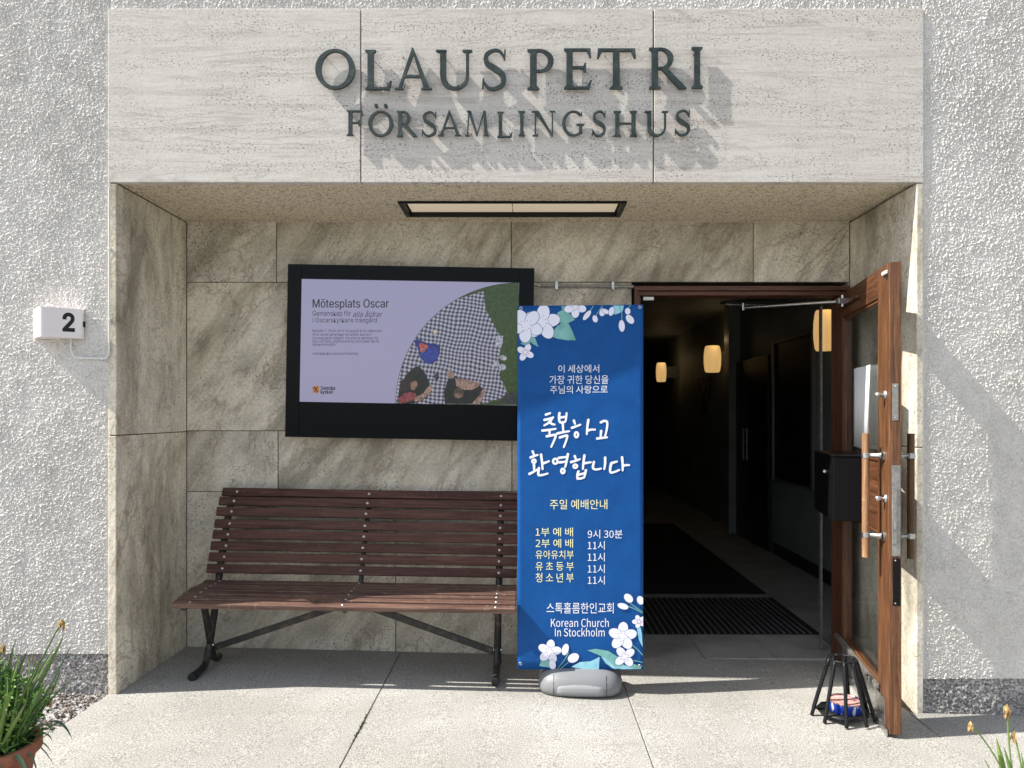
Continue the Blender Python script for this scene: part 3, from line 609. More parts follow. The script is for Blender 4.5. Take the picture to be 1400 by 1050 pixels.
def put_letter(ch, x0, x1, yt, yb, parent, s0=.012, th=.016, label=None):
    g = glyph(ch); pts = [p for q in g for part in q[1:] for p in part if not (ch == 'Ö' and p[1] > 1.05)]
    gx0 = min(p[0] for p in pts); gx1 = max(p[0] for p in pts)
    gy0, gy1 = (0, 1) if ch not in 'OÖGSU' else (-.02, 1.02)
    dd = 3.68 + YW - s0
    X0, X1 = P(x0, 0, dd).x, P(x1, 0, dd).x; Z1, Z0 = P(0, yt, dd).z, P(0, yb, dd).z
    sx = (X1-X0)/(gx1-gx0); sz = (Z1-Z0)/1.0
    if ch in 'OÖGSU': sz = (Z1-Z0)/(gy1-gy0)
    mb = MB()
    for k, q in enumerate(g):
        off = k*.0004
        fn = lambda u, v, d: (X0+(u-gx0)*sx, YW-s0-d-off, Z0+(v-(gy0 if ch in 'OÖGSU' else 0))*sz)
        if q[0] == 'poly': mb.prism(q[1], fn, th, 0)
        else:
            o, i = q[1], q[2]; n = len(o)
            A = [fn(*p, th) for p in o]; B = [fn(*p, th) for p in i]; A2 = [fn(*p, 0) for p in o]; B2 = [fn(*p, 0) for p in i]
            mb.strip(A, B); mb.strip(B2, A2); mb.strip(A2, A); mb.strip(B, B2)
            mb.add([A[0],B[0],B2[0],A2[0]], [(0,1,2,3)]); mb.add([A[-1],B[-1],B2[-1],A2[-1]], [(3,2,1,0)])
    o = mb.build('letter', M_bronze, parent, label='letter ' + ch)
    xc = (X0+X1)/2; pm = MB()
    for (ux, uz) in ((X0+(X1-X0)*.22, Z0+(Z1-Z0)*.85), (X0+(X1-X0)*.25, Z0+(Z1-Z0)*.12), (X0+(X1-X0)*.8, Z0+(Z1-Z0)*.2)):
        p = MB().tube([(ux, YW-s0-.001, uz), (ux, YW, uz)], .002, 6).build('pin', M_bronze, None); p.data.transform(Matrix.Translation(-parent.location)); p.parent = o
L1 = [('O',432,486,68,124),('L',500,536,70,124),('A',540,591,69,124),('U',596.5,646,69,125),('S',659,692,68,125),('P',721,757,69,124),('E',771,809,68,123),('T',816,869,68,123),('R',887,938,67,123),('I',945,960,66,122)]
L2 = [('F',475,496.5,152,186.5),('Ö',504,538,152,188),('R',543,571,153,188),('S',577,597,153,188),('A',599,631,153,187),('M',636,669,153,187),('L',680,701,154,189),('I',709,718,153,187),('N',727,759,153,187),('G',768.5,799,152,187.5),('S',809,828,152,188),('H',838.6,871,153,187.5),('U',881,913,152.5,188),('S',922,943,151,187)]
t = empty('wall_lettering', (.0, YW, 3.13)); tag(t, 'upper line of large dark bronze capitals reading OLAUS PETRI on the fascia', 'lettering', 'bronze lettering on the fascia')
for q in L1: put_letter(*q, t, .014, .015)
t = empty('wall_lettering', (.0, YW, 2.86)); tag(t, 'lower line of smaller dark bronze capitals reading FÖRSAMLINGSHUS on the fascia', 'lettering', 'bronze lettering on the fascia')
for q in L2: put_letter(*q, t, .013, .013)

# ------------------------------------------------------------------ text helper
def get_font(n):
    import os
    try: return bpy.data.fonts.load(os.path.join(bpy.utils.system_resource('DATAFILES'), 'fonts', n))
    except Exception: return None
FONTS = {'cjk': get_font('Noto Sans CJK Regular.woff2'), 'inter': get_font('Inter.woff2')}
def text_mesh(body, spacing=1.0, bold=0.0, shear=0.0, res=3, font='cjk'):
    c = bpy.data.curves.new('text', 'FONT'); c.body = body
    if FONTS.get(font): c.font = FONTS[font]
    c.space_character = spacing; c.offset = bold; c.shear = shear; c.resolution_u = res
    o = bpy.data.objects.new('text', c); C.objects.link(o)
    dg = bpy.context.evaluated_depsgraph_get(); me = bpy.data.meshes.new_from_object(o.evaluated_get(dg))
    bpy.data.objects.remove(o); bpy.data.curves.remove(c); return me
def fit_text(name, body, fn, x0, x1, y0, y1, depth, mat, parent, thick=0.0, **kw):
    """text stretched to a pixel box; fn(px, py, depth) -> parent-local point"""
    me = text_mesh(body, **kw); n = len(me.vertices); co = np.empty(n*3, np.float32); me.vertices.foreach_get('co', co); co = co.reshape(-1, 3)
    a = co.min(0); b = co.max(0)
    for i, v in enumerate(me.vertices):
        px = x0+(co[i,0]-a[0])/(b[0]-a[0])*(x1-x0); py = y1-(co[i,1]-a[1])/(b[1]-a[1])*(y1-y0)
        v.co = fn(px, py, depth)
    me.materials.clear(); me.materials.append(mat.m if isinstance(mat, Mat) else mat); me.name = name
    o = bpy.data.objects.new(name, me); C.objects.link(o); o.parent = parent
    if thick: q = o.modifiers.new('thick', 'SOLIDIFY'); q.thickness = thick
    return o

# ------------------------------------------------------------------ house number lamp
hn = empty('house_number_lamp', (-2.33, 0, 1.84)); tag(hn, 'white wedge shaped house number lamp with black 2 on the left wall', 'number lamp')
m = Mat('opal acrylic', (.80,.74,.74), .3); m.b.inputs['Subsurface Weight'].default_value = .0; M_opal = m
A = (-2.442, -.010); Bp = (-2.328, -.130); Bq = (-2.310, -.126); D = (-2.196, -.030); z0, z1 = 1.764, 1.908
pts = [(-2.442,-.004), (-2.442,-.02), (-2.345,-.126), (-2.334,-.131), (-2.322,-.127), (-2.196,-.030), (-2.196,-.004)]
MB().prism(pts, lambda u, v, d: (u, v, d), z1, z0).build('shade', M_opal, hn, bevel=.009, seg=4)
MB().prism([(x*1.0, min(y+.02, -.0035)) for x, y in pts][:0] or [(-2.445,-.0035), (-2.440,-.012), (-2.1940,-.020), (-2.1925,-.0035)], lambda u, v, d: (u, v, d), z0+.086, z0+.058).build('clip', M_black, hn)
fdir = Vector((.126, .097, 0)).normalized(); 
def numface(px, py, dep):
    t = (px-57)/58.0; base = Vector((-2.322, -.127, 0)).lerp(Vector((-2.196, -.030, 0)), t); nrm = Vector((fdir.y, -fdir.x, 0))
    zz = z1 - (py-421.5)/41.5*(z1-z0); q = base + nrm*dep; return (q.x-hn.location.x, q.y-hn.location.y, zz-hn.location.z)
fit_text('number', '2', numface, 85.5, 104.5, 427.5, 454.5, .0008, M_rubber, hn, bold=.03, font='inter')
cb = [P(97,462,3.66), P(97,478,3.66), P(101,486,3.66), P(107,489,3.66), P(140,490,3.66), P(146,488,3.66), P(149,482,3.66), P(149.2,470,3.66)] + [P(149.2, y, 3.66) for y in (440, 400, 350, 300, 256)]
o = MB().tube(smooth_path(cb, 4), .0042, 8).build('cable', M_white); tag(o, 'thin white cable running from the number lamp up the wall corner', 'cable')
for (px, py, s) in ((140,490,0), (149.2,437,1), (112,489.5,0), (149.2,340,1)):
    q = P(px, py, 3.66); box('cable_clip', q+Vector((-.006,-.005,-.006)), q+Vector((.006,.008,.006)), M_white, o, .001)

# ------------------------------------------------------------------ wall display
tv = empty('wall_display', (0,0,0), (0, R(1.0), 0)); tag(tv, 'black framed outdoor screen showing a lilac event slide above the bench', 'screen')
TD = 4.33; cpx, cpy = 560, 482
tv.location = P(cpx, cpy, TD)
def T(px, py, dep=0.0):   # pixel as seen on the (slightly tilted) display face -> local
    dx = (px-cpx)/F*TD; dz = -(py-cpy)/F*TD; a = R(1.0)
    return (dx*math.cos(a)-dz*math.sin(a), -dep, dx*math.sin(a)+dz*math.cos(a))
tw = 337/F*TD/2; th_ = 236.5/F*TD/2
sx0, sz1, _ = T(412, 381)[0], T(412, 381)[2], 0; sx1, sz0 = T(709.8, 386)[0], T(709, 554.5)[2]
def tbox(n, a, b, mat, bevel=.002): return box(n, a, b, mat, tv, bevel, False)
tbox('casing', (-tw, .012, -th_), (tw, .092, th_), M_black, .004)
for (a, b) in (((-tw, 0, -th_), (sx0, .0115, th_)), ((sx1, 0, -th_), (tw, .0115, th_)), ((sx0+.0005, 0, sz1), (sx1-.0005, .0115, th_)), ((sx0+.0005, 0, -th_), (sx1-.0005, .0115, sz0))):
    tbox('bezel', a, b, M_glossblack, .0015)
SE = .27
M_lil = emis('screen lilac', (.50,.48,.74), SE, (.02,.02,.02), .12)
tbox('screen', (sx0+.0006, .006, sz0+.0006), (sx1-.0006, .0105, sz1-.0006), M_lil, 0)
M_ink = emis('screen ink', (.02,.02,.05), SE*.8, (.01,.01,.01), .2)
def layer(name, poly, mat, dep):
    return MB().add([T(x, y, dep) for x, y in poly], [tuple(range(len(poly)))[::-1]]).build(name, mat, tv, False)
arc = []
ccx, ccy, rad = 710.3, 554, 169        # quarter circle of the picture
for k in range(31):
    a = R(180-90*k/30); arc.append((ccx-1.0 + rad*math.cos(a), ccy-1.5 - (rad-2.5)*math.sin(a)))
def inside(x, y): return (x-ccx+1)**2 + ((y-ccy+1.5)*168/165.5)**2 <= rad**2
D0 = -.0055
def escr(name, f):
    m = Mat(name, (.01,.01,.01), .15); f(m); m.b.inputs['Emission Strength'].default_value = SE; return m
def fgrass(m):
    v = m.coord(); c = m.ramp(m.noise(v, 120, 3, .8), [(.3, (.010,.028,.004)), (.55, (.045,.10,.012)), (.75, (.16,.22,.05))]); m.link(c, m.b.inputs['Emission Color'])
def fplaid(m):
    v = m.coord((1,1,1), (0, R(-9), 0)); wv = m.new('TexNoise'); wv.inputs['Scale'].default_value = 5.0; wv.inputs['Detail'].default_value = 2.0; m.link(v, wv.inputs['Vector'])
    ml = m.new('VectorMath', operation='SCALE'); ml.inputs['Scale'].default_value = .045; m.link(wv.outputs['Color'], ml.inputs[0]); ad = m.new('VectorMath', operation='ADD'); m.link(v, ad.inputs[0]); m.link(ml.outputs[0], ad.inputs[1])
    s = m.new('SeparateXYZ'); m.link(ad.outputs[0], s.inputs[0]); res = []
    for o in (0, 2):
        a = m.new('Math', operation='MULTIPLY'); a.inputs[1].default_value = 44.0; m.link(s.outputs[o], a.inputs[0]); f = m.new('Math', operation='FRACT'); m.link(a.outputs[0], f.inputs[0])
        r = m.ramp(f.outputs[0], [(0.0, .12), (.42, .12), (.5, 1.0), (.92, 1.0), (1.0, .12)]); res.append(r)
    c = m.mix(1.0, m.mix(.5, res[0], res[1]), (.62,.62,.80), 'MULTIPLY')
    c2 = m.ramp(c, [(.05, (.015,.015,.05)), (.25, (.15,.15,.24)), (.62, (.66,.66,.80))]); m.link(c2, m.b.inputs['Emission Color'])
M_grass = escr('screen lawn', fgrass); M_plaid = escr('screen plaid', fplaid)
def fl(col, s=1.0):
    m = emis('screen print', col, SE*s, (.01,.01,.01), .2)
    c = m.mix(1.0, (*col,), m.ramp(m.noise(m.coord(), 75, 5, .7), [(.35, (.35,.33,.32)), (.62, (1.5,1.5,1.5))]), 'MULTIPLY'); m.link(c, m.b.inputs['Emission Color']); return m
layer('lawn_picture', arc + [(709.3, 553.8), (541, 552.8)], M_grass, D0)
def clip(poly):
    out = []
    for (x, y) in poly:
        if not inside(x, y):
            a = math.atan2(y-ccy+1.5, x-ccx+1); x = ccx-1+(rad-1)*math.cos(a); y = ccy-1.5+(rad-3.5)*math.sin(a)
        out.append((min(x, 709), min(y, 552.3)))
    return out
blanket = [(541,552.5)] + [(ccx-1+(rad-.6)*math.cos(R(180-90*k/30)), ccy-1.5-(rad-3.1)*math.sin(R(180-90*k/30))) for k in range(1, 21)] + \
          [(656,399),(661,398.5),(663,403),(662,412),(665,425),(671,436),(678,450),(683,458),(681,470),(684,480),(681,492),(685,505),(682,513),(688,524),(693,535),(694,541),(684,545),(672,548),(664,551.5),(655,552.3)]
layer('plaid_blanket_picture', blanket, M_plaid, D0+.0003)
def ell(cx, cy, rx, ry, a=0, n=18): return [(cx+rx*math.cos(t)*math.cos(a)-ry*math.sin(t)*math.sin(a), cy+rx*math.cos(t)*math.sin(a)+ry*math.sin(t)*math.cos(a)) for t in [2*math.pi*k/n for k in range(n)]]
mbg = (.008,.015,.013); skin = (.42,.27,.23); 
pics = [([(565,466),(570,463),(577,466),(586,470),(594,469),(602,474),(601,484),(596,494),(587,498),(580,495),(574,488),(571,476)], (.015,.03,.28)),
        ([(573,487),(577,478),(586,474),(594,473),(600,480),(597,490),(588,496),(579,494)], (.03,.06,.40)),
        (ell(576,472,3.6,3.6), (.60,.10,.06)), (ell(582,474,3.0,3.0), (.62,.13,.08)), (ell(577.5,478.5,3.4,3.4), (.60,.20,.12)),
        (ell(595,454,3,3.6), (.75,.62,.52)),
        ([(544,552),(545,535),(549,522),(557,510),(566,502),(573,501),(580,508),(586,520),(589,533),(585,543),(572,550),(560,552)], mbg),
        ([(544,545),(552,538),(560,536),(568,538),(570,546),(558,549),(546,552)], (.35,.07,.09)), ([(566,544),(578,538),(585,529),(590,526),(592,530),(586,540),(575,548),(567,549)], skin),
        (ell(565,527,5,7,.5), (.35,.20,.15)), ([(548,520),(560,516),(562,532),(552,538),(545,535)], (.03,.02,.02)),
        ([(608,552),(607,535),(612,519),(618,510),(626,517),(640,519),(654,524),(661,533),(659,548),(652,552)], mbg),
        (ell(616,512,6,5,.7), skin), ([(622,517),(640,519),(652,523),(657,521),(655,528),(645,533),(634,533),(624,528)], skin), ([(645,552),(655,541),(661,530),(664,536),(658,548),(655,552)], skin),
        (ell(627,537,7,7), (.10,.06,.05)), (ell(627,541,5.5,3.5), (.30,.18,.15)),
        ([(678,459),(688,459),(687,470),(683,478),(677,470)], (.55,.55,.68)), (ell(688,489,5,3.5,.3), (.55,.55,.66)), (ell(687,502,5,4.5), (.50,.50,.66)), ([(672,500),(680,492),(683,498),(673,504)], (.60,.60,.72)),
        ([(683,551),(688,541),(698,536),(706,538),(706.5,552)], (.05,.05,.055)), (ell(597,515,3.5,5), (.06,.06,.10))]
for k, (poly, col) in enumerate(pics):
    layer('picnic_picture', clip(poly), fl(col), D0+.0005+k*.00006)
def TT(px, py, dep): return T(px, py, dep)
for (s, a, b, c, d, kw) in (('Mötesplats Oscar', 427, 531, 408.5, 423.5, dict(bold=.010)), ('Gemenskap för', 427, 479.5, 424.5, 433.5, {}), ('alla åldrar', 482, 523, 424, 432.5, dict(shear=.35)), ('i Oscarskyrkans trädgård', 427, 515, 433.5, 442.5, {}),
        ('Perioden 7–28 juli och 5–16 augusti är du välkommen', 427, 522, 450, 455, {}), ('till en stunds gemenskap och kreativ samvaro i', 427, 508, 455, 460, {}), ('Oscarskyrkans trädgård. Här erbjuds aktiviteter för', 427, 517, 459.7, 464.7, {}), ('barn och familj, pilgrimsvandring samt enkelt fika till', 427, 518, 464.3, 469.3, {}), ('självkostnadspris', 427, 458, 468.8, 473.5, {}),
        ('svenskakyrkan.se/oscarsforsamling', 427, 489, 481, 486, {}), ('Svenska', 438, 457.5, 527.5, 533, dict(bold=.006)), ('kyrkan', 438, 454.5, 533, 539.5, dict(bold=.006))):
    hv = kw.pop('bold', 0)
    o = fit_text('slide_text', s, TT, a, b, c+(a-427)*.012, d+(a-427)*.012, D0+.0004, M_ink, tv, font='inter', **kw)
    if hv: fit_text('slide_text', s, TT, a+.45, b+.45, c+(a-427)*.012, d+(a-427)*.012, D0+.00045, M_ink, tv, font='inter', **kw)
layer('slide_crest', [(427,528),(436,528),(436,534),(434,537),(431.5,538.5),(429,537),(427,534)], fl((.75,.30,.03), 1.0), D0+.0004)
for poly in ([(428.2,529),(429.4,528.4),(435,536),(434,537)], [(434.8,529),(433.6,528.4),(428.3,536),(429.2,537)]): layer('slide_crest_cross', poly, fl((.25,.01,.02)), D0+.0005)
layer('slide_crest_cross', ell(431.5,532.5,1.5,1.5), fl((.08,.05,.02)), D0+.0006)
for z in (.36, -.33): tbox('side_screw', (-tw-.006, .03, z), (-tw, .04, z+.012), M_steel, .001)

# conduit along the top of the wall
cd = empty('conduit', P(800, 390, 4.41)); tag(cd, 'thin metal conduit running from the screen to the door frame', 'conduit')
y_ = .735
MB().tube([(.085, y_, P(0,391,4.42).z), (DX0-.002, y_, P(0,392,4.42).z)], .0085, 12).build('pipe', M_zinc, cd)
MB().tube(smooth_path([(.03, .70, 2.170), (.05, .72, 2.166), (.075, y_, 2.158), (.09, y_, 2.157)], 4), .004, 8).build('cable', M_white, cd)
for px in (761, 838):
    X = P(px, 0, 4.41).x; box('clamp', (X-.008, y_-.011, 2.132), (X+.008, BW-.003, 2.180), M_steel, cd, .002)

# ------------------------------------------------------------------ bench (local frame at its left front, then tilted with the ground)
bench = empty('bench', (-1.79, 0, 0), (0, R(.95), 0)); tag(bench, 'long brown slatted wooden bench with black tube legs below the screen', 'bench')
BL = 1.748
def slat(name, y, z, w, t, ang, extra=0.0, x0=0.0):
    M = Matrix.Translation((0, y, z)) @ Matrix.Rotation(ang, 4, 'X')
    o = MB().box((x0, -w/2, -t/2), (BL-x0, w/2, t/2), M).build(name, M_seat if name == 'seat_slat' else M_bench, bench, False, .004, 2)
    return M
bolts = [.088, .868, 1.648]
seat = [(.062,.424,R(13)), (.122,.436,R(9)), (.182,.444,R(5)), (.242,.449,0), (.302,.448,R(-1)), (.362,.447,R(-1)), (.420,.450,R(6))]
for (y, z, a) in seat:
    M = slat('seat_slat', y, z, .0455, .026, a)
    for bxx in bolts:
        MB().lathe([(0,.0035),(.005,.003),(.0075,0)], n=12, M=M @ Matrix.Translation((bxx, 0, .0132))).build('bolt', M_steel, bench, False)
# backrest slats from bottom to top
ys = [778, 762, 746.5, 731, 716, 699.5, 685, 672.5]; n = len(ys)
back = []
for i, py in enumerate(ys):
    d = 4.14 + .165*i/7 + (.03 if i == 7 else .01 if i == 6 else 0); back.append((d+CY, CZ-(py-565+.0)/F*d))
for i, (y, z) in enumerate(back):
    ang = R(90-17-(12 if i == 7 else 4 if i == 6 else 0)) 
    M = slat('back_slat', y, z, .050, .022, ang)
    for bxx in bolts: MB().lathe([(0,.0035),(.006,.003),(.0085,0)], n=12, M=M @ Matrix.Rotation(R(180), 4, 'X') @ Matrix.Translation((bxx, 0, .0112)) if False else M @ Matrix.Translation((bxx, 0, .0112))).build('bolt', M_steel, bench, False)
LT = .0195
for li, bxx in enumerate((.088, 1.648)):
    lx = bxx - (.03 if li == 0 else .0)
    lg = empty('leg_frame', (0,0,0)); lg.parent = bench
    yb_ = [b[0]+.030 for b in back]; zb_ = [b[1] for b in back]
    A = smooth_path([(lx, .16, .017), (lx, .25, .019), (lx, .325, .035), (lx, .368, .11), (lx, .405, .22), (lx, .455, .36), (lx, .482, .47), (lx, yb_[3], zb_[3]), (lx, yb_[6], zb_[6]), (lx, yb_[7]+.004, zb_[7]+.012)], 5)
    Bb = smooth_path([(lx+.004, .50, .017), (lx+.004, .455, .020), (lx+.004, .41, .05), (lx+.004, .375, .13), (lx+.004, .325, .26), (lx+.004, .265, .40), (lx+.004, .24, .425)], 5)
    MB().tube(A, LT, 12).build('upright_tube', M_leg, lg, False); MB().tube(Bb, LT*.95, 12).build('rear_tube', M_leg, lg, False)
    MB().box((lx-.018, .045, .412), (lx+.018, .44, .4185)).build('seat_bar', M_leg, lg, False, .002)
    MB().tube([(lx, .055, .405), (lx, .105, .405)], .014, 10).build('seat_bar', M_leg, lg, False)
    MB().tube([(lx-.022, .375, .12), (lx+.026, .375, .12)], .011, 8).build('clamp_bolt', M_steel, lg, False)
    MB().tube([(lx, .155, .0172), (lx, .186, .0172)], LT+.002, 12).build('foot_cap', M_rubber, lg, False)
mx = .868
MB().box((mx-.016, .06, .412), (mx+.016, .44, .4185)).build('seat_bar', M_leg, bench, False, .002)
MB().tube([(mx+.01, .055, .405), (mx+.01, .105, .405)], .013, 10).build('seat_bar', M_leg, bench, False)
MB().tube(smooth_path([(mx, .44, .42), (mx, .47, .47), (mx, back[3][0]+.028, back[3][1]), (mx, back[7][0]+.034, back[7][1]+.012)], 5), .014, 10).build('back_support', M_leg, bench, False)
MB().box((-.0,-.010,-.017), (1,.010,.017), Matrix.Translation((.075,.39,.10)) @ Vector((.79,-.10,.295)).to_track_quat('X','Z').to_matrix().to_4x4() @ Matrix.Diagonal((Vector((.79,-.10,.295)).length*.985,1,1,1))).build('brace', M_leg, bench, False)
MB().box((-.0,-.010,-.017), (1,.010,.017), Matrix.Translation((1.640,.39,.10)) @ Vector((-.77,-.10,.295)).to_track_quat('X','Z').to_matrix().to_4x4() @ Matrix.Diagonal((Vector((.77,-.10,.295)).length*.985,1,1,1))).build('brace', M_leg, bench, False)
bench.location = (-1.812, .035, gz(-1.79)+.002)

# ------------------------------------------------------------------ banner on a stand
bth = math.atan2(.044, .650)
ban = empty('banner_stand', (0,0,0), (0, 0, -bth)); tag(ban, 'tall blue welcome banner with white blossoms and Korean text on a grey base', 'banner')
bc = Vector((.277, .160, 0)); ban.location = (bc.x, bc.y, gz(.28)); BZ = gz(.28); BWd = .652
uV = Vector((math.cos(bth), -math.sin(bth), 0))
def Bn(px, py, dep):      # banner sheet pixel -> local point
    u = (px-(708+(py-418)*.0+ (px*0)) )/ (171.0) ; roll = R(.5)
    X = (u-.5)*BWd; Z = 1.956 - (py-418-(u*3.5*(py-418)/500))/ (501.0)*1.905 - BZ
    return (X, -dep - .018*math.sin(3.14*(u))*((py-418)/500)*.35 + .0, Z)
# sheet as a softly curved grid
m = Mat('banner blue vinyl', rough=.5, spec=.18); v = m.coord(); 
col = m.ramp(m.noise(v, 9, 5, .6), [(.3, (.004,.066,.245)), (.7, (.006,.084,.300))]); m.color(m.mix(.35, col, m.ramp(m.noise(v, 90, 3), [(.4, (.75,.8,.85)), (.6, (1,1,1))]), 'MULTIPLY')); m.bump(m.noise(v, 5, 3), .012, .35); M_blue = m
NX, NZ = 32, 40; vs = [Bn(708+171*i/NX, 418+499*j/NZ, 0) for j in range(NZ+1) for i in range(NX+1)]
fs = [(j*(NX+1)+i, (j+1)*(NX+1)+i, (j+1)*(NX+1)+i+1, j*(NX+1)+i+1) for j in range(NZ) for i in range(NX)]
o = MB().add(vs, fs, True).build('banner_sheet', M_blue, ban, False); q = o.modifiers.new('thick', 'SOLIDIFY'); q.thickness = .0012; q.offset = -1
sheet = o
M_bw = Mat('banner white ink', (.78,.80,.88), .4); M_by = Mat('banner yellow ink', (.80,.78,.42), .4); M_bw2 = Mat('banner petal', (.74,.76,.88), .45)
M_pink = Mat('banner pink ink', (.45,.20,.30), .5); M_teal = Mat('banner teal ink', (.14,.36,.36), .45); M_teal.color(M_teal.ramp(M_teal.noise(M_teal.coord(), 18, 4), [(.3, (.10,.30,.28)), (.7, (.22,.48,.46))]))
M_sky = Mat('banner pale leaf ink', (.25,.55,.68), .45); M_sky.color(M_sky.ramp(M_sky.noise(M_sky.coord(), 22, 4), [(.3, (.16,.45,.60)), (.7, (.38,.68,.78))]))
M_out = Mat('banner outline', (.10,.13,.30), .5)
TXT = [('이 세상에서',764,819.5,499.5,510.6,0), ('가장 귀한 당신을',752,832,514,526,0), ('주님의 사랑으로',753,831,528,539,0), ('주일 예배안내',752.5,830.5,684,697.5,1),
       ('1부 예 배',733,784,722.5,734.5,1), ('9시 30분',804,851,725.5,737.5,0), ('2부 예 배',733,784,738,750,1), ('11시',804,827,741,753,0), ('유아유치부',733,785,753.5,765.5,1), ('11시',804,827,757,769,0),
       ('유 초 등 부',733,785,769.5,781.5,1), ('11시',804,827,773,785,0), ('청 소 년 부',733,785,784.5,797.5,1), ('11시',804,827,788.5,800.5,0), ('스톡홀름한인교회',748,839,825,840,0), ('Korean Church',754,832.5,846.5,858.5,0), ('In Stockholm',759.5,827,859.5,871.5,0)]
for (s, a, b, c, d, y) in TXT:
    fit_text('banner_text', s, Bn, a, b, c-(.01*(a-708) if 0 else 0), d, .0012, M_by if y else M_bw, ban, bold=.0)
# brush lettering
def K(x, y): return (690+x/5.25, 560+y/5.25)
BR = [[(300,40),(330,30)],[(290,78),(325,70),(352,60)],[(345,66),(325,95),(288,118)],[(322,92),(345,108),(362,112)],[(275,155),(320,150),(370,143)],[(326,152),(326,182)],[(306,196),(340,190),(370,186),(362,218),(338,272)],
      [(397,30),(394,62),(400,94),(425,96),(441,84),(448,30)],[(404,62),(440,56)],[(420,96),(424,160)],[(382,176),(420,168),(466,160)],[(400,205),(428,196),(452,192),(446,225),(428,274)],
      [(500,85),(508,108)],[(486,136),(515,126),(546,114)],[(603,80),(596,130),(592,182)],[(596,158),(620,150),(650,150)],[(692,98),(715,88),(736,96),(735,140),(722,200)],[(694,160),(690,205)],[(666,214),(700,210),(736,206)],
      [(205,305),(214,328)],[(190,348),(215,338),(240,330)],[(214,400),(216,440)],[(182,466),(210,452),(240,434)],[(265,328),(272,380),(276,432)],[(276,392),(300,384),(322,375)],[(250,425),(246,472),(275,474),(312,464)],
      [(392,352),(420,348),(444,346)],[(396,384),(420,382),(440,378)],[(457,325),(448,375),(438,418)],[(506,340),(514,360)],[(480,382),(510,374),(542,362)],[(575,335),(568,385),(564,432)],[(570,392),(595,388),(620,384)],[(532,450),(524,478),(526,504)],[(585,442),(578,475),(572,494)],[(530,474),(556,468),(580,460)],[(527,500),(550,500),(574,492)],
      [(642,383),(636,425),(660,436),(692,430)],[(722,352),(722,395),(716,434)],[(766,392),(790,384),(806,380)],[(766,392),(758,430),(762,458),(790,454),(822,440)],[(842,350),(846,400),(846,444)],[(850,410),(870,406),(892,406)]]
mbb = MB()
def brush(mb, pts, w, dep):
    b = stroke(pts, w); mb.strip([Bn(*p, dep) for p in b[1]], [Bn(*p, dep) for p in b[2]])
    for e in (0, -1):
        c = ((b[1][e][0]+b[2][e][0])/2, (b[1][e][1]+b[2][e][1])/2); r = math.dist(b[1][e], b[2][e])/2
        mb.add([Bn(c[0]+r*math.cos(k*.628), c[1]+r*math.sin(k*.628), dep+.0001) for k in range(10)], [tuple(range(10))])
for k, s in enumerate(BR): brush(mbb, [K(*p) for p in s], [3.6, 3.1, 2.7] , .0012+k*.00002)
for (cx, cy, rx, ry) in ((518,186,20,26),(214,375,20,20),(367,376,24,26),(421,446,20,24),(510,412,21,20)):
    g = ring(*K(cx, cy), rx/5.25, ry/5.25, 3.1, 3.1, n=24); mbb.strip([Bn(*p, .0022) for p in g[1]], [Bn(*p, .0022) for p in g[2]])
mbb.build('brush_lettering', M_bw, ban, False)
# blossoms
def inb(p): return (min(max(p[0], 708.3), 878.7), max(p[1], 418.3) if p[1] < 600 else min(p[1], 916))
def blob(mb, poly, dep): mb.add([Bn(*inb(p), dep) for p in poly], [tuple(range(len(poly)))])
cnt = [0]
def dpt(): cnt[0] += 1; return .0018 + cnt[0]*.00003
def piece(name, polys):        # polys: (outline, depth, material) -> one printed motif
    mb = MB(); mats = []; mi = []
    for p, d, mt in polys:
        if mt not in mats: mats.append(mt)
        blob(mb, p, d); mi.append(mats.index(mt))
    o = mb.build(name, None, ban, False)
    for mt in mats: o.data.materials.append(mt.m)
    o.data.polygons.foreach_set('material_index', mi); return o
def flower(cx, cy, r, rot, sq=1.0, np_=5):
    ps = []
    for k in range(np_):
        a = rot + 2*math.pi*k/np_; px, py = cx+r*.54*math.cos(a), cy+r*.54*math.sin(a)*sq
        dd = dpt(); ps += [(ell(px, py, r*.52, r*.385, a), dd, M_out), (ell(px, py, r*.49, r*.355, a), dd+.00002, M_bw2)]
    dd = dpt(); ps.append((ell(cx, cy, r*.3, r*.3), dd, M_bw2))
    for k in range(11):
        a = rot+k*.571; f = (.38, .24, .30)[k % 3]; ps.append((ell(cx+r*f*math.cos(a), cy+r*f*math.sin(a)*sq, .75, .75, 0, 7), dd+.00003, M_pink))
    piece('blossom_print', ps)
def bud(cx, cy, rx, ry, a): dd = dpt(); piece('bud_print', [(ell(cx, cy, rx+.5, ry+.5, a), dd, M_out), (ell(cx, cy, rx, ry, a), dd+.00002, M_bw2)])
def leaf(mt, poly): piece('leaf_print', [(poly, dpt(), mt)])
def twig(pts):
    b = stroke(pts, [1.3, .9]); dd = dpt(); MB().strip([Bn(*inb(p), dd) for p in b[1]], [Bn(*inb(p), dd) for p in b[2]]).build('twig_print', M_teal, ban, False)
leaf(M_teal, [(755,455),(763,446),(772,441),(778,443),(783,453),(788,466),(776,466),(764,464),(756,461)]); leaf(M_teal, [(760,440),(763,428),(770,424),(780,430),(787,438),(778,442),(768,443)]); leaf(M_teal, [(725,460),(731,459),(737,475),(728,470)]); leaf(M_sky, [(838,419),(853,419),(851,427),(843,431),(838,431)])
leaf(M_teal, [(768,419),(776,419),(779,428),(771,430)]); leaf(M_teal, [(712,470),(720,462),(728,466),(722,474)])
twig([(719,463),(719,474)]); twig([(824,419),(818,428),(814,434)]); twig([(846,419),(850,430),(850,440)]); twig([(862,419),(858,424),(860,434)]); twig([(812,419),(807,426),(803,430)]); twig([(768,459),(777,462),(785,465)])
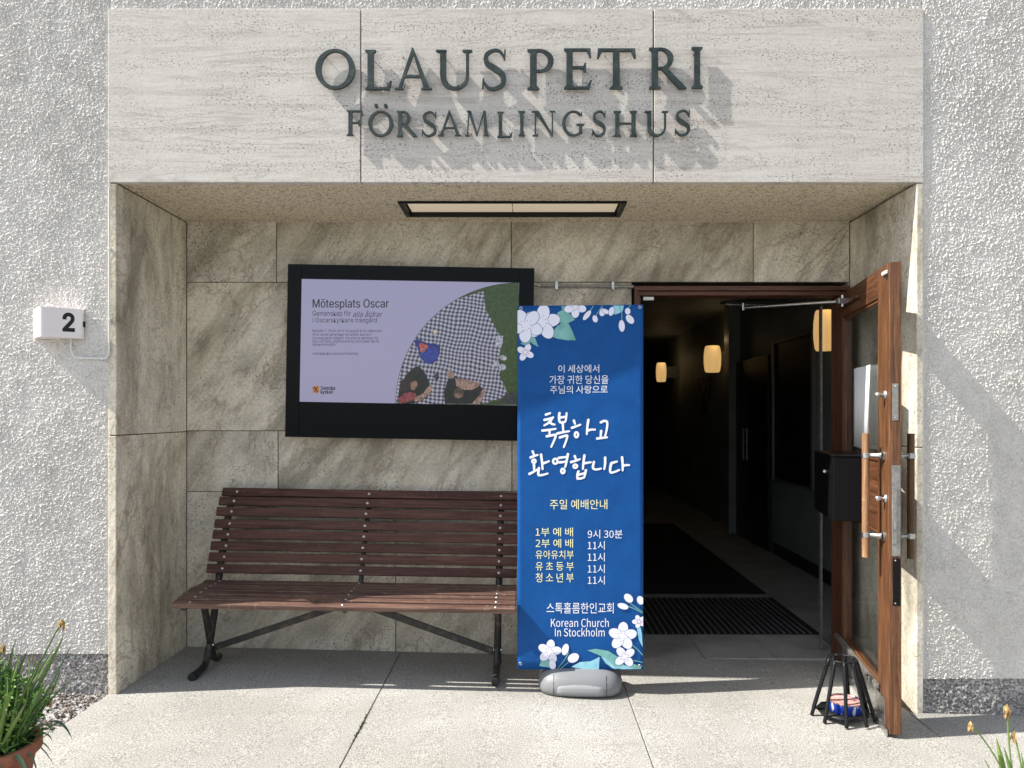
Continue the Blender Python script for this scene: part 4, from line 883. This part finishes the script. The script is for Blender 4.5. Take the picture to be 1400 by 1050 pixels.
flower(742, 441, 24, -.2); flower(720, 445, 23, .4); flower(719, 482, 12, .5, 1.0, 4); flower(787, 420, 15, .3)
bud(803,432,8,3.2,-.9); bud(814,437,5,3.4,1.3); bud(824,428,5.5,4,-1.2); bud(828,427,5,3,.5); bud(836,427,6,3.6,1.8); bud(850,447,8,4,1.5); bud(861,438,7,4.5,.9); bud(858,427,4.5,3.6,1.5)
leaf(M_teal, [(803,890),(815,888),(832,891),(846,900),(856,914),(840,916),(828,908),(822,898)]); leaf(M_sky, [(781,913),(794,906),(808,905),(820,899),(819,917),(800,916)]); leaf(M_sky, [(822,899),(836,914),(850,916.5),(866,916.5),(872,914),(858,912)]); leaf(M_teal, [(738,912),(741,903),(748,902),(754,906),(752,914)]); leaf(M_teal, [(860,914),(866,909),(875,912),(876,917),(866,918)])
leaf(M_sky, [(868,848),(873,850),(877,868),(878,886),(873,876)])
twig([(778,893),(772,904),(763,915)]); twig([(786,900),(776,908),(765,917)]); twig([(856,822),(868,831),(878,838)]); twig([(858,830),(868,834),(878,840)]); twig([(863,882),(872,890),(878,897)]); twig([(866,904),(878,907)])
flower(752, 892, 16, -1.4); bud(773.5,889,8,4.5,-1.3); bud(784.5,900.5,8,6,-.5); bud(756,910,7,4.5,1.4); flower(851, 871, 19, -1.5); flower(854, 899, 15, .9, 1.0, 4); bud(859,819,7,5,.8); bud(851.5,830,7.5,4,.3); bud(875,822,6,4.5,1.2); flower(873, 851, 9, .6)
# rings, spreader bars, mast and foot
for (px, py) in ((713, 421.5), (874.5, 421.5), (712.5, 909), (874.5, 912)):
    c = Vector(Bn(px, py, .003)); ml = MB()
    ml.tube([c+Vector((.0075*math.cos(a), -.001*math.sin(a), .0075*math.sin(a))) for a in [k*.5236 for k in range(13)]], .002, 6, False); ml.build('eyelet', M_steel, ban, False)
    MB().tube([c, c+Vector((-.004, .02, .004))], .002, 6).build('hook', M_white, ban, False)
for py, s in ((421, 1), (911, -1)):
    zc = Bn(790, py, 0)[2]; MB().tube([(-BWd/2+.01, .022, zc+.004), (BWd/2-.01, .022, zc+.004)], .006, 10).build('spreader_bar', M_black, ban, False)
MB().tube([(0, .034, .09), (0, .034, 1.96-BZ-.03)], .012, 12).build('mast', M_black, ban, False)
m = Mat('grey moulded plastic', (.19,.195,.205), .45, 0, .4); m.bump(m.noise(m.coord(), 140, 3), .0005, .6); M_plast = m
# water filled foot: rounded body built from stacked super-ellipse sections, separate front panel
def sup(a, b, z, cy, n=40, e=3.2):
    out = []
    for k in range(n):
        t = 2*math.pi*k/n; c, s = math.cos(t), math.sin(t)
        out.append((a*math.copysign(abs(c)**(2/e), c), cy+b*math.copysign(abs(s)**(2/e), s), z))
    return out
secs = [(.195,.125,.004),(.212,.142,.010),(.218,.150,.030),(.217,.149,.055),(.205,.138,.085),(.182,.118,.108),(.150,.090,.122),(.10,.05,.128)]
mb = MB(); n_ = 40; vs = []; 
for (a, b, z) in secs: vs += sup(a, b, z, .055)
fs = [(i*n_+k, i*n_+(k+1) % n_, (i+1)*n_+(k+1) % n_, (i+1)*n_+k) for i in range(len(secs)-1) for k in range(n_)]
fs.append(tuple(range((len(secs)-1)*n_, len(secs)*n_)))
o = mb.add(vs, fs, True).build('foot', M_plast, ban, False)
vs = []; m2 = []
def fy(z, X):   # front surface of the foot at height z
    for (a, b, zz), (a2, b2, z2) in zip(secs[:-1], secs[1:]):
        if zz <= z <= z2:
            t = (z-zz)/(z2-zz); A_, B_ = a+(a2-a)*t, b+(b2-b)*t; return .055 - B_*(max(0, 1-abs(X/A_)**3.2))**(1/3.2)
    return 0
grid = []
for j in range(7):
    for i in range(25):
        X = -.118+.236*i/24; tt = j/6; top = .060+.012*math.cos((i/24-.5)*3.1); Z = .016+(top-.016)*tt
        ed = min(min(i, 24-i)/1.5, 1)*min(min(j, 6-j)/1.0, 1)
        grid.append((X, fy(Z, X) - .0045*ed + (.001 if ed == 0 else 0), Z))
MB().add(grid, [(j*25+i, j*25+i+1, (j+1)*25+i+1, (j+1)*25+i) for j in range(6) for i in range(24)], True).build('foot_panel', Mat('light grey plastic', (.27,.275,.285), .4), ban, False)
for X in (.134, -.134):
    MB().tube([(X, fy(z, X)-.0002, z) for z in (.010,.03,.05,.07,.09,.105)], .0016, 6, False).build('foot_seam', M_rubber, ban, False)

# ------------------------------------------------------------------ iron fire basket with candle tin
lc = Vector((1.535, -.085, gz(1.53)+.001)); rb = empty('iron_candle_basket', lc); tag(rb, 'black cone shaped iron basket of bent bars standing beside the open door', 'candle holder')
hh = .285; r0, r1 = .142, .062
MB().tube([lc+Vector((r1*math.cos(a), r1*math.sin(a), hh)) for a in [k*2*math.pi/28 for k in range(29)]], .0055, 8, False).build('top_ring', M_black, rb)
for k in range(9):
    a = 2*math.pi*k/9+.25; e = Vector((math.cos(a), math.sin(a), 0))
    MB().tube(smooth_path([lc+e*(r1-.004)+Vector((0,0,hh-.004)), lc+e*(r1+.006)+Vector((0,0,hh-.02)), lc+e*(r0-.004)+Vector((0,0,.03)), lc+e*r0+Vector((0,0,.0095))], 3), .0090, 8).build('bar', M_black, rb)
MB().lathe([(0,.028),(.118,.028),(.123,.030),(.123,.034),(.0,.034)], lc, 9).build('base_plate', M_black, rb)
hk = MB().tube(smooth_path([lc+Vector((-r1-.004,-.01,hh-.03)), lc+Vector((-r1-.026,-.012,hh-.026)), lc+Vector((-r1-.03,-.012,hh-.045)), lc+Vector((-r1-.018,-.012,hh-.055))], 4), .004, 6).build('hook', M_black, rb)
tc = lc + Vector((.015, 0, .0345)); tin = empty('candle_tin', tc); tag(tin, 'open blue candle tin with pinkish wax inside the iron basket', 'candle')
m = Mat('blue printed tin', rough=.3, metal=.1); v = m.coord((26,26,10)); m.color(m.ramp(m.noise(v, 1.0, 2), [(.5, (.015,.05,.42)), (.56, (.02,.07,.5)), (.60, (.75,.77,.80)), (.66, (.75,.77,.8)), (.68, (.02,.06,.45))], 'LINEAR'))
MB().lathe([(.070,0),(.078,.002),(.078,.048),(.0785,.05)], tc, 32).build('can', m, tin)
m = Mat('pink wax', rough=.45); m.color(m.ramp(m.noise(m.coord(), 26, 4), [(.35, (.40,.19,.17)), (.6, (.62,.38,.36))])); m.bump(m.noise(m.coord(), 30, 4), .008, .8)
MB().lathe([(0,.040),(.05,.041),(.0765,.044)], tc, 32).build('wax', m, tin)
MB().lathe([(.0765,.046),(.080,.047),(.0805,.052),(.0785,.053),(.0765,.046)], tc, 32).build('rim', Mat('copper rim', (.50,.30,.25), .3, .7), tin)

# ------------------------------------------------------------------ potted plants
m = Mat('terracotta', rough=.8); m.color(m.ramp(m.noise(m.coord(), 7, 5), [(.3, (.28,.10,.055)), (.7, (.40,.16,.09))])); m.bump(m.noise(m.coord(), 60, 4), .002, .6); M_terra = m
M_soil = Mat('soil', (.03,.022,.016), .95); M_soil.bump(M_soil.noise(M_soil.coord(), 60, 5), .01, 1.0)
def mk_leaf(name, a, b):
    m = Mat(name, rough=.5, spec=.4); oi = m.new('ObjectInfo'); c = m.ramp(oi.outputs['Random'], [(0.0, a), (1.0, b)])
    m.color(m.mix(.4, c, m.ramp(m.noise(m.coord((1,1,.2)), 60, 3), [(.3, (.6,.6,.5)), (.7, (1,1,1))]), 'MULTIPLY'))
    m.b.inputs['Subsurface Weight'].default_value = 0.0; return m
M_blade = mk_leaf('blade green', (.06,.14,.03), (.20,.30,.08)); M_blue_blade = mk_leaf('bluish blade', (.07,.13,.08), (.17,.24,.14)); M_dry = mk_leaf('dry stem', (.30,.24,.13), (.42,.36,.22)); M_fine = mk_leaf('parsley green', (.045,.12,.015), (.08,.19,.03))
M_wilt = Mat('withered petal', (.45,.24,.05), .7); M_wilt.color(M_wilt.ramp(M_wilt.noise(M_wilt.coord(), 60, 4), [(.38, (.20,.12,.06)), (.55, (.45,.30,.12)), (.7, (.62,.40,.10))]))
M_fleaf = Mat('frond leaf', rough=.5); oi = M_fleaf.new('NewGeometry') if hasattr(bpy.types, 'ShaderNodeNewGeometry') else None
if oi: M_fleaf.color(M_fleaf.ramp(oi.outputs['Random Per Island'], [(0.0, (.03,.10,.012)), (.6, (.08,.20,.025)), (1.0, (.18,.33,.05))]))
def blade(parent, base, tip, w, bend, mat, name='leaf', k=12, fold=None):
    base = Vector(base); tip = Vector(tip); mid = (base+tip)/2 + Vector(bend); L = []; Rr = []; Mi = []
    hd = Vector((random.gauss(0,1), random.gauss(0,.6), 0)).normalized(); side = Vector((hd.x, hd.y, 0)) 
    for i in range(k+1):
        t = i/k; p = base*(1-t)**2 + mid*2*t*(1-t) + tip*t*t; ww = w*(.75+.5*math.sin(t*2.6))*(1-t**4)*.5+.0003; tw_ = side.copy(); tw_.rotate(Matrix.Rotation(t*random.uniform(.2,.9)*0+t*.8, 3, 'Z'))
        L.append(p-tw_*ww); Rr.append(p+tw_*ww); Mi.append(p+Vector((0,0,-ww*.35))+Vector((tw_.y,-tw_.x,0))*ww*.35)
    mb = MB(); mb.strip(L, Mi, True); mb.strip(Mi, Rr, True)
    return mb.build(name, mat, parent)
def wilted(parent, base, top, s, bend, droop=.03):
    base = Vector(base); top = Vector(top); mid = (base+top)/2+Vector(bend)
    pts = [base*(1-t)**2+mid*2*t*(1-t)+top*t*t for t in [i/10 for i in range(11)]]
    f = empty('withered_flower', (0,0,0)); f.location = -parent.location; f.location = (0,0,0); f.parent = parent
    sh = lambda mb: [setattr(mb, 'v', [(a[0]-parent.location.x, a[1]-parent.location.y, a[2]-parent.location.z) for a in mb.v])]
    mb = MB().tube(pts, .0028, 6); sh(mb); mb.build('stem', M_blade if s > .0 else M_dry, f, False)
    mb = MB()
    for k in range(9):
        a = random.uniform(0, 6.28); d = Vector((math.cos(a), math.sin(a), 0))*abs(s)*.35; e = Vector((random.gauss(0,.004), random.gauss(0,.004), -abs(s)*random.uniform(.7,1.5)))
        w = Vector((-d.y, d.x, 0)).normalized()*abs(s)*.28
        q0 = top+Vector((0,0,abs(s)*.4)); mb.strip([q0-w*.3, top+d-w, top+d*.9+e*.5-w*.8, top+d*.4+e-w*.3], [q0+w*.3, top+d+w, top+d*.9+e*.5+w*.8, top+d*.4+e+w*.3], True)
    mb.lathe([(0,.55*abs(s)),(.16*abs(s),.3*abs(s)),(.2*abs(s),0),(.1*abs(s),-.3*abs(s))], top, 8)
    sh(mb); mb.build('flower_head', M_wilt, f, False)
def pot(c, r, h, label, name='potted_plant'):
    t = empty(name, c); tag(t, label, 'potted plant', None); c = Vector(c)
    MB().lathe([(0,.0),(r*.72,.0),(r*.74,.005),(r*.95,h*.82),(r*1.02,h*.83),(r*1.06,h*.85),(r*1.06,h-.004),(r*1.03,h),(r*.96,h),(r*.94,h*.86),(r*.92,h*.84)], c, 40).build('pot', M_terra, t)
    MB().lathe([(0,h*.90),(r*.94,h*.88)], c, 24).build('soil', M_soil, t); return t
c1 = Vector((-1.895, -1.10, gz(-1.9))); ph = .245
p1 = pot(c1, .165, ph, 'terracotta pot of lush green fronds and long drooping blades at lower left')
rim = c1 + Vector((0,0,ph-.02))
for i in range(170):
    a = random.uniform(0, 6.28); rr = random.uniform(.01, .12); b = rim + Vector((rr*math.cos(a), rr*math.sin(a), 0)); out = Vector((math.cos(a), math.sin(a), 0))
    ln = random.uniform(.14, .37); sp = random.uniform(.03, .22); tip = b + out*sp + Vector((0,0,ln*(1 if random.random() < .72 else random.uniform(-.5,.3))))
    blade(p1, b, tip, random.uniform(.005,.014), out*random.uniform(0,.06)+Vector((0,0,random.uniform(.04,.16))), random.choice([M_blade, M_blade, M_blue_blade]))
for (x, y, tx, tz, dr_) in ((.09,-.05,.19,-.16,1),(.11,0,.17,-.20,1),(.10,-.1,.10,-.22,1),(.02,-.13,.05,-.20,1),(.10,.05,.26,.02,1)):
    b = rim+Vector((x,y,0)); blade(p1, b, b+Vector((tx-.06,-.03,tz)), .014, (.05,-.02,.16), M_blue_blade)
fr = MB()
for i in range(2600):
    a = random.uniform(0, 6.28); rr = min(abs(random.gauss(0,.085)), .17); hz_ = random.random(); zz = .02+.30*hz_*(1-rr*2.2)+random.gauss(0,.015); q = rim+Vector((rr*math.cos(a)*1.25-.03, rr*math.sin(a), zz))
    for k in range(4):
        s = random.uniform(.006,.014); e1 = Vector((random.gauss(0,1), random.gauss(0,1), random.gauss(0,.6))).normalized(); e2 = e1.cross(Vector((random.gauss(0,1), random.gauss(0,1), random.gauss(0,1)))).normalized()
        o_ = q+Vector((random.gauss(0,.008), random.gauss(0,.008), random.gauss(0,.008))); fr.add([o_-e1*s, o_+e2*s*.45, o_+e1*s, o_-e2*s*.45], [(0,1,2,3)])
o = fr.build('fine_foliage', M_fleaf, p1); o['kind'] = 'stuff'
fs_ = MB()
for i in range(90):
    a = random.uniform(0, 6.28); rr = abs(random.gauss(0,.07)); q = rim+Vector((rr*math.cos(a)*1.2-.03, rr*math.sin(a), 0)); fs_.tube([q, q+Vector((random.gauss(0,.03), random.gauss(0,.03), random.uniform(.08,.2)))], .0013, 4, False)
o = fs_.build('frond_stems', M_fine, p1); o['kind'] = 'stuff'
dp = 2.72
wilted(p1, rim+Vector((.06,.02,0)), P(84,851,dp), .026, (-.0,0,.05)); wilted(p1, rim+Vector((.04,.05,0)), P(68,958,dp), .018, (.02,0,.05)); wilted(p1, rim+Vector((-.02,-.02,0)), P(4,884,2.65), .020, (0,0,.04)); wilted(p1, rim+Vector((.08,.0,0)), P(70,938,2.7), .016, (.03,0,.04))
for (a, b) in (((10,962),(42,892)), ((50,912),(42,892)), ((60,985),(80,955))):
    q = P(*a, 2.62); r_ = P(*b, 2.62); blade(p1, q, r_, .006, (0,0,.01), M_dry)
c2 = Vector((1.70, -1.16, gz(1.7)-.0)); ph2 = .155
p2 = pot(c2, .15, ph2, 'pot of nearly leafless bulbs with withered yellow flower heads at lower right')
rim2 = c2+Vector((0,0,ph2-.02)); d2 = c2.y-CY
wilted(p2, rim2+Vector((-.03,0,0)), P(1327,990,d2), .020, (.03,0,.03)); wilted(p2, rim2+Vector((-.02,.02,0)), P(1377,968,d2), .026, (-.01,0,.02)); wilted(p2, rim2+Vector((0,-.02,0)), P(1387,1004,d2), .022, (0,0,.02)); wilted(p2, rim2+Vector((.03,-.02,0)), P(1411,985,d2), .024, (0,0,.02))
for (px, py, w) in ((1362,1008,.016), (1372,1020,.014), (1345,1036,.012), (1396,1028,.014), (1408,1015,.016), (1384,1036,.012)):
    tp = P(px, py, d2+random.uniform(-.03,.03)); blade(p2, rim2+Vector(((tp.x-c2.x)*.5, random.uniform(-.05,.05), 0)), tp, w, (0,0,.02), M_blade)
for i in range(40):
    a = random.uniform(0, 6.28); rr = random.uniform(.0, .12); b = rim2+Vector((rr*math.cos(a), rr*math.sin(a), 0)); blade(p2, b, b+Vector((random.gauss(0,.05)+.02, random.gauss(0,.05), random.uniform(.02,.07))), .010, (0,0,.02), M_blade)
